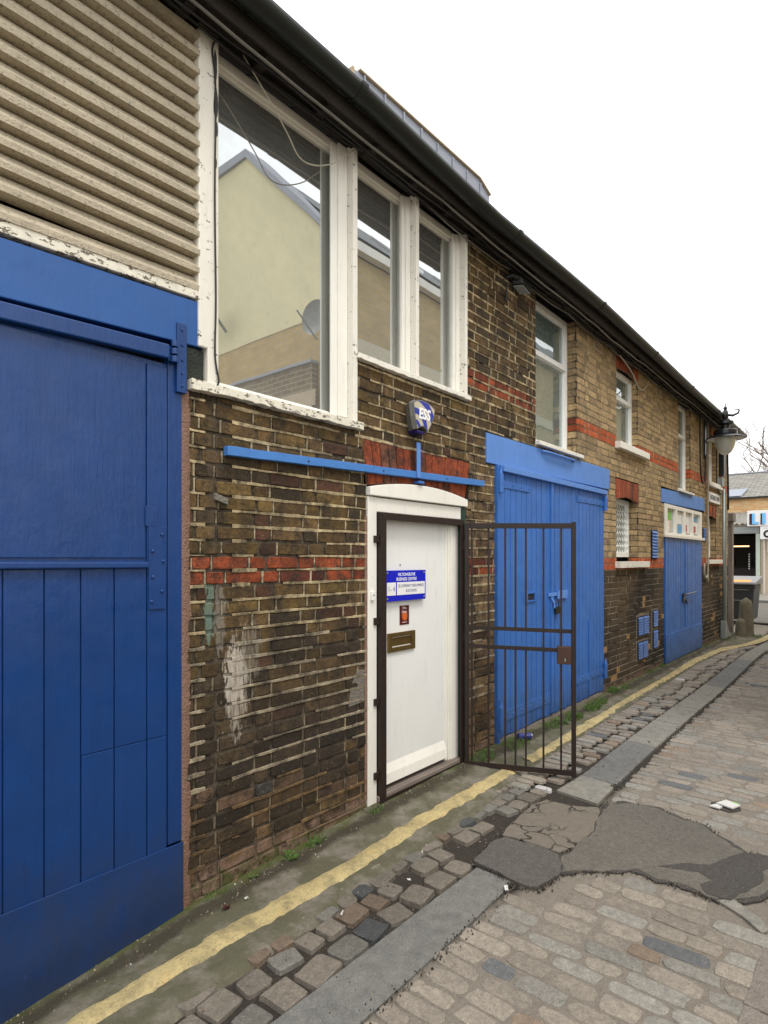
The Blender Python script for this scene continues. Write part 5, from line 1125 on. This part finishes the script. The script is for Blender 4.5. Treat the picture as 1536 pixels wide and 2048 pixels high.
# bare trees
def bare_tree(x, y, h, seed, label, lean=(0, 0)):
    t_ = thing('bare_tree', (x, y, 0), label, 'tree', 'bare trees beyond the shop'); rr = random.Random(seed); tr = MB(); br_ = MB()
    def grow(m, p, d, L, r, lev):
        pts = [p]; q = p.copy(); dd = d.copy(); n = 4 if lev else 6
        for k in range(n):
            dd = (dd + Vector((rr.uniform(-.16, .16), rr.uniform(-.16, .16), rr.uniform(-.04, .12)))).normalized(); q = q + dd * L / n; pts.append(q.copy())
        m.tube(pts, [lerp(r, r * .62, i / n) for i in range(n + 1)], 6 if lev < 2 else 4 if lev < 4 else 3, cap=False)
        if lev >= 6: return
        for k in range(rr.choice([2, 3, 3]) if lev else 6):
            i = rr.randint(2, n) if lev else rr.randint(3, 6); a = Vector((rr.uniform(-1, 1), rr.uniform(-1, 1), rr.uniform(-.15, .7))).normalized()
            grow(br_, pts[i], (dd * .75 + a * .75).normalized(), L * rr.uniform(.58, .8), r * rr.uniform(.42, .58), lev + 1)
    grow(tr, Vector((x, y, 0)), Vector((lean[0], lean[1], 1)).normalized(), h * .38, h * .022, 0)
    tr.build('trunk', M['bark'], t_, smooth=True); br_.build('crown', M['bark'], t_, smooth=True)
bare_tree(43, 2.2, 11.5, 4, 'bare branching tree rising behind the slate roof, right of centre of the shop'); bare_tree(47, 5.8, 12.5, 11, 'bare branching tree partly hidden by the end of the mews building', (0, -.15)); bare_tree(52, 3.6, 11, 21, 'more distant bare tree between the other two trunks')

# ================================================================ the other side of the mews (seen in the window reflections)
ho = thing('rendered_house', (6, -6, 0), 'tall cream rendered house end with yellow brick base opposite the mews building', 'house')
GX = 6.0; cs = [(-3.56, 0), (-3.56, 6.42), (-5.42, 8.28), (-9.0, 8.28), (-9.0, 0)]
def gable(m, P, x0, x1):
    n = len(P); m.add([(x0, y, z) for y, z in P] + [(x1, y, z) for y, z in P], [tuple(range(n)), tuple(range(2 * n - 1, n - 1, -1))] + [(i, i + n, (i + 1) % n + n, (i + 1) % n) for i in range(n)])
m = MB(); gable(m, [(-3.56, 5.2), (-3.56, 6.42), (-5.42, 8.28), (-9, 8.28), (-9, 5.2)], GX, GX + .3); m.build('gable_wall', M['cream_render'], ho)
m = MB(); gable(m, [(-3.56, 0), (-3.56, 5.197), (-9, 5.197), (-9, 0)], GX + .01, GX + .3); m.build('brick_base', M['brick_yellow_x'], ho)
m = MB(); gable(m, [(-3.54, 6.42), (-3.54, 6.52), (-5.40, 8.42), (-9, 8.42), (-9, 8.28), (-5.42, 8.28)], GX - .05, GX + .35); m.build('coping', M['lead'], ho)
m = MB(); m.box(GX + .31, 19.5, -9, -3.6, 0, 6.35); fw_ = m.build('street_wall', M['brick_yellow_y'], ho)
m = MB(); m.add([(GX + .3, -3.45, 6.55), (19.6, -3.45, 6.55), (19.6, -5.42, 8.3), (GX + .3, -5.42, 8.3), (19.6, -9.2, 6.5), (GX + .3, -9.2, 6.5)], [(0, 1, 2, 3), (3, 2, 4, 5)]); m.build('roof', plain('dark_slates', (.10, .11, .125), .6), ho)
m = MB(); m.box(GX + .3, 19.6, -3.58, -3.45, 6.36, 6.50); m.build('eaves_board', M['white'], ho); m = MB(); m.box(GX + .31, 19.5, -3.598, -3.57, 4.85, 5.08); m.build('string_course', plain('stone_band', (.6, .54, .4), .8), ho)
for x in (8.2, 10.2, 12.2):
    m = MB(); m.add([(x, -3.9, 7.02), (x + .7, -3.9, 7.02), (x + .7, -4.6, 7.64), (x, -4.6, 7.64), (x, -3.9, 6.9), (x + .7, -3.9, 6.9), (x + .7, -4.6, 7.5), (x, -4.6, 7.5)], [(0, 1, 2, 3), (0, 4, 5, 1), (1, 5, 6, 2), (3, 2, 6, 7), (0, 3, 7, 4)]); m.build('rooflight', M['glass'], ho)
lo_ = thing('yard_outbuilding', (5, -6, 0), 'low brown brick outbuilding with arched windows in the yard opposite', 'outbuilding')
m = MB(); m.box(5.88, 5.99, -9, -3.7, 0, 4.5); m.build('wall', M['brick_dark_x'], lo_); m = MB(); m.box(5.84, 5.99, -9, -3.68, 4.5, 4.54); m.build('coping', M['lead'], lo_)
for y in (-4.5, -5.7, -6.9):
    m = MB(); m.box(5.85, 5.879, y, y + .8, 2.9, 3.85); f_ = m.build('window', M['white_clean'], lo_); m = MB(); m.box(5.84, 5.849, y + .07, y + .73, 2.98, 3.78); m.build('pane', M['glass_soft'], f_); m = MB(); m.box(5.865, 5.879, y - .08, y + .88, 3.86, 4.1); m.build('brick_arch', M['terracotta'], f_)
yw = B(-6, 5.38, -3.72, -3.5, 0, 1.5).build('yard_wall', M['brick_yellow_y']); tag(yw, 'low yellow brick yard wall along the opposite side of the mews', 'wall')
def dish(x, y, z, label):
    t_ = thing('satellite_dish', (x, y, z), label, 'satellite dish', 'satellite dishes on the house opposite'); m = MB(); n = 20; vs = []
    for r in range(6):
        for i in range(n): a = 2 * math.pi * i / n; q = .24 * r / 5 + .001; vs.append((x - .25 + q * q * -1.2 * 1, y + q * math.cos(a), z + q * math.sin(a)))
    m.add(vs, [(r * n + i, r * n + (i + 1) % n, (r + 1) * n + (i + 1) % n, (r + 1) * n + i) for r in range(5) for i in range(n)]); m.build('reflector', M['bin_lid'], t_, smooth=True)
    m = MB(); m.tube([(x, y, z - .2), (x - .2, y, z)], .025, 8); m.tube([(x - .25, y, z - .3), (x - .62, y, z)], .012, 6); m.build('arm', M['grey_paint'], t_)
dish(5.95, -5.95, 5.72, 'satellite dish on the cream wall nearer the flat parapet'); dish(5.95, -3.40, 5.0, 'satellite dish near the street corner of the cream wall')

# ================================================================ small things on the ground
ca_n = thing('drink_can', (4.72, -.14, .05), 'crushed dark blue drink can lying by the bright blue garage doors', 'can')
e = MB(); a = Vector((4.66, -.08, gz(4.7, -.1) + .035)); b = Vector((4.76, -.15, gz(4.7, -.15) + .035)); e.tube([a, a.lerp(b, .08), a.lerp(b, .5), a.lerp(b, .92), b], [.024, .031, .027, .031, .026], 16); e.build('body', M['can_print'], ca_n)
d_ = (b - a).normalized(); e = MB(); e.tube([b - d_ * .001, b + d_ * .004, b + d_ * .0045], [.027, .027, .02], 16); e.tube([b + d_ * .0046, b + d_ * .006], .008, 8); e.build('lid', M['can'], ca_n)
def paperbit(name, cx, cy, lx, ly, label, mat='paper', seed=1, z=.012, ang=0):
    m = MB(); n = 5; vs = []
    for i in range(n):
        for j in range(n):
            u, v = (i / (n - 1) - .5) * lx, (j / (n - 1) - .5) * ly; x, y = cx + u * math.cos(ang) - v * math.sin(ang), cy + u * math.sin(ang) + v * math.cos(ang); vs.append((x, y, z + gz(x, y) + .012 * abs(nz(i * .7, j * .9, seed)) * 1.5))
    vs += [(x, y, z_ - .0012) for x, y, z_ in vs]; nn_ = n * n
    fs = [(i * n + j, (i + 1) * n + j, (i + 1) * n + j + 1, i * n + j + 1) for i in range(n - 1) for j in range(n - 1)]; fs += [tuple(q + nn_ for q in reversed(f)) for f in fs]
    m.add(vs, fs); return tag(m.build(name, M[mat], smooth=False), label, 'litter')
paperbit('paper_scrap', 2.60, -1.09, .045, .018, 'crumpled white paper scrap at the end of the long granite slab', seed=2, ang=.6)
lc = thing('litter_carton', (4.42, -1.72, 0), 'flattened white carton with green print in a pothole among the setts', 'litter')
e = MB(); e.slab([(4.36, -1.76), (4.45, -1.79), (4.485, -1.70), (4.395, -1.66)], .012, .022); e.build('sheet', M['paper'], lc, .001); e = MB(); e.slab([(4.45, -1.775), (4.463, -1.78), (4.478, -1.745), (4.466, -1.74)], .0225, .0235); e.build('green_print', M['green_print'], lc)
e = MB(); e.slab([(4.34, -1.63), (4.40, -1.66), (4.37, -1.70), (4.33, -1.69)], .004, .012); e.build('flap', M['paper'], lc)
paperbit('paper_scrap', 3.62, -2.12, .09, .07, 'white paper scrap at the right edge beyond the dark tarmac', seed=6, ang=.2)
for k, (x, y, l1, l2) in enumerate(((1.93, -.62, .03, .008), (2.35, -.68, .022, .01), (1.72, -.19, .018, .008))):
    paperbit('paper_scrap', x, y, l1, l2, ('thin white sliver of litter between the coarse setts nearest the camera', 'small white litter sliver among coarse setts beside the granite slab', 'tiny white litter sliver on the concrete strip beside the yellow line')[k], seed=9 + k, ang=.5 + k)
def weed(x, y, n, s_, label, seed):
    rr = random.Random(seed); t_ = thing('weed', (x, y, gz(x, y)), label, 'weed', 'weeds at the foot of the wall'); m = MB(); stm = MB()
    for k in range(n):
        a = rr.uniform(0, 6.28); L = s_ * rr.uniform(.5, 1.); z0 = gz(x, y); tip = Vector((x + math.cos(a) * L, min(-.005, y + math.sin(a) * L), z0 + L * rr.uniform(.3, .9))); b0 = Vector((x, y, z0)); stm.tube([b0, b0.lerp(tip, .6) + Vector((0, 0, .004)), tip], .0012, 4)
        w_ = L * rr.uniform(.28, .42); d = Vector((math.cos(a), math.sin(a), .2)); sd2 = Vector((-math.sin(a), math.cos(a), 0)); c = tip
        P = [c - d * w_, c - d * w_ * .4 + sd2 * w_ * .6, c + d * w_ * .3 + sd2 * w_ * .55, c + d * w_, c + d * w_ * .3 - sd2 * w_ * .55, c - d * w_ * .4 - sd2 * w_ * .6]
        m.add(P + [c + Vector((0, 0, .003))], [(i, (i + 1) % 6, 6) for i in range(6)])
    stm.build('stem', M['grass'], t_); m.build('leaves', M['leaf'], t_)
weed(2.08, -.075, 16, .045, 'small broad leaved weed at the foot of the wall left of the entrance', 1); weed(1.86, -.06, 10, .022, 'tiny weed closest to the near garage door', 2); weed(2.30, -.06, 12, .025, 'tiny weed halfway between garage and entrance', 3)
weed(4.18, -.06, 14, .035, 'weed growing behind the open gate at the brick pier', 4); weed(5.45, -.14, 22, .06, 'leafy weed before the middle of the bright blue doors', 5); weed(7.15, -.05, 16, .06, 'weed at the right foot of the bright blue doors', 6)
lf = MB(); rr = random.Random(5)
for k in range(26): a = rr.uniform(0, 6.28); lf.tube([(1.62, -.17, gz(1.62, -.17) + .006), (1.62 + .02 * math.cos(a), -.17 + .016 * math.sin(a), gz(1.62, -.17) + rr.uniform(.006, .02))], .002, 4)
tag(lf.build('dead_moss_clump', plain('dark_red_moss', (.05, .015, .012), .9)), 'dark reddish dead moss clump on the concrete strip by the near garage', 'moss')
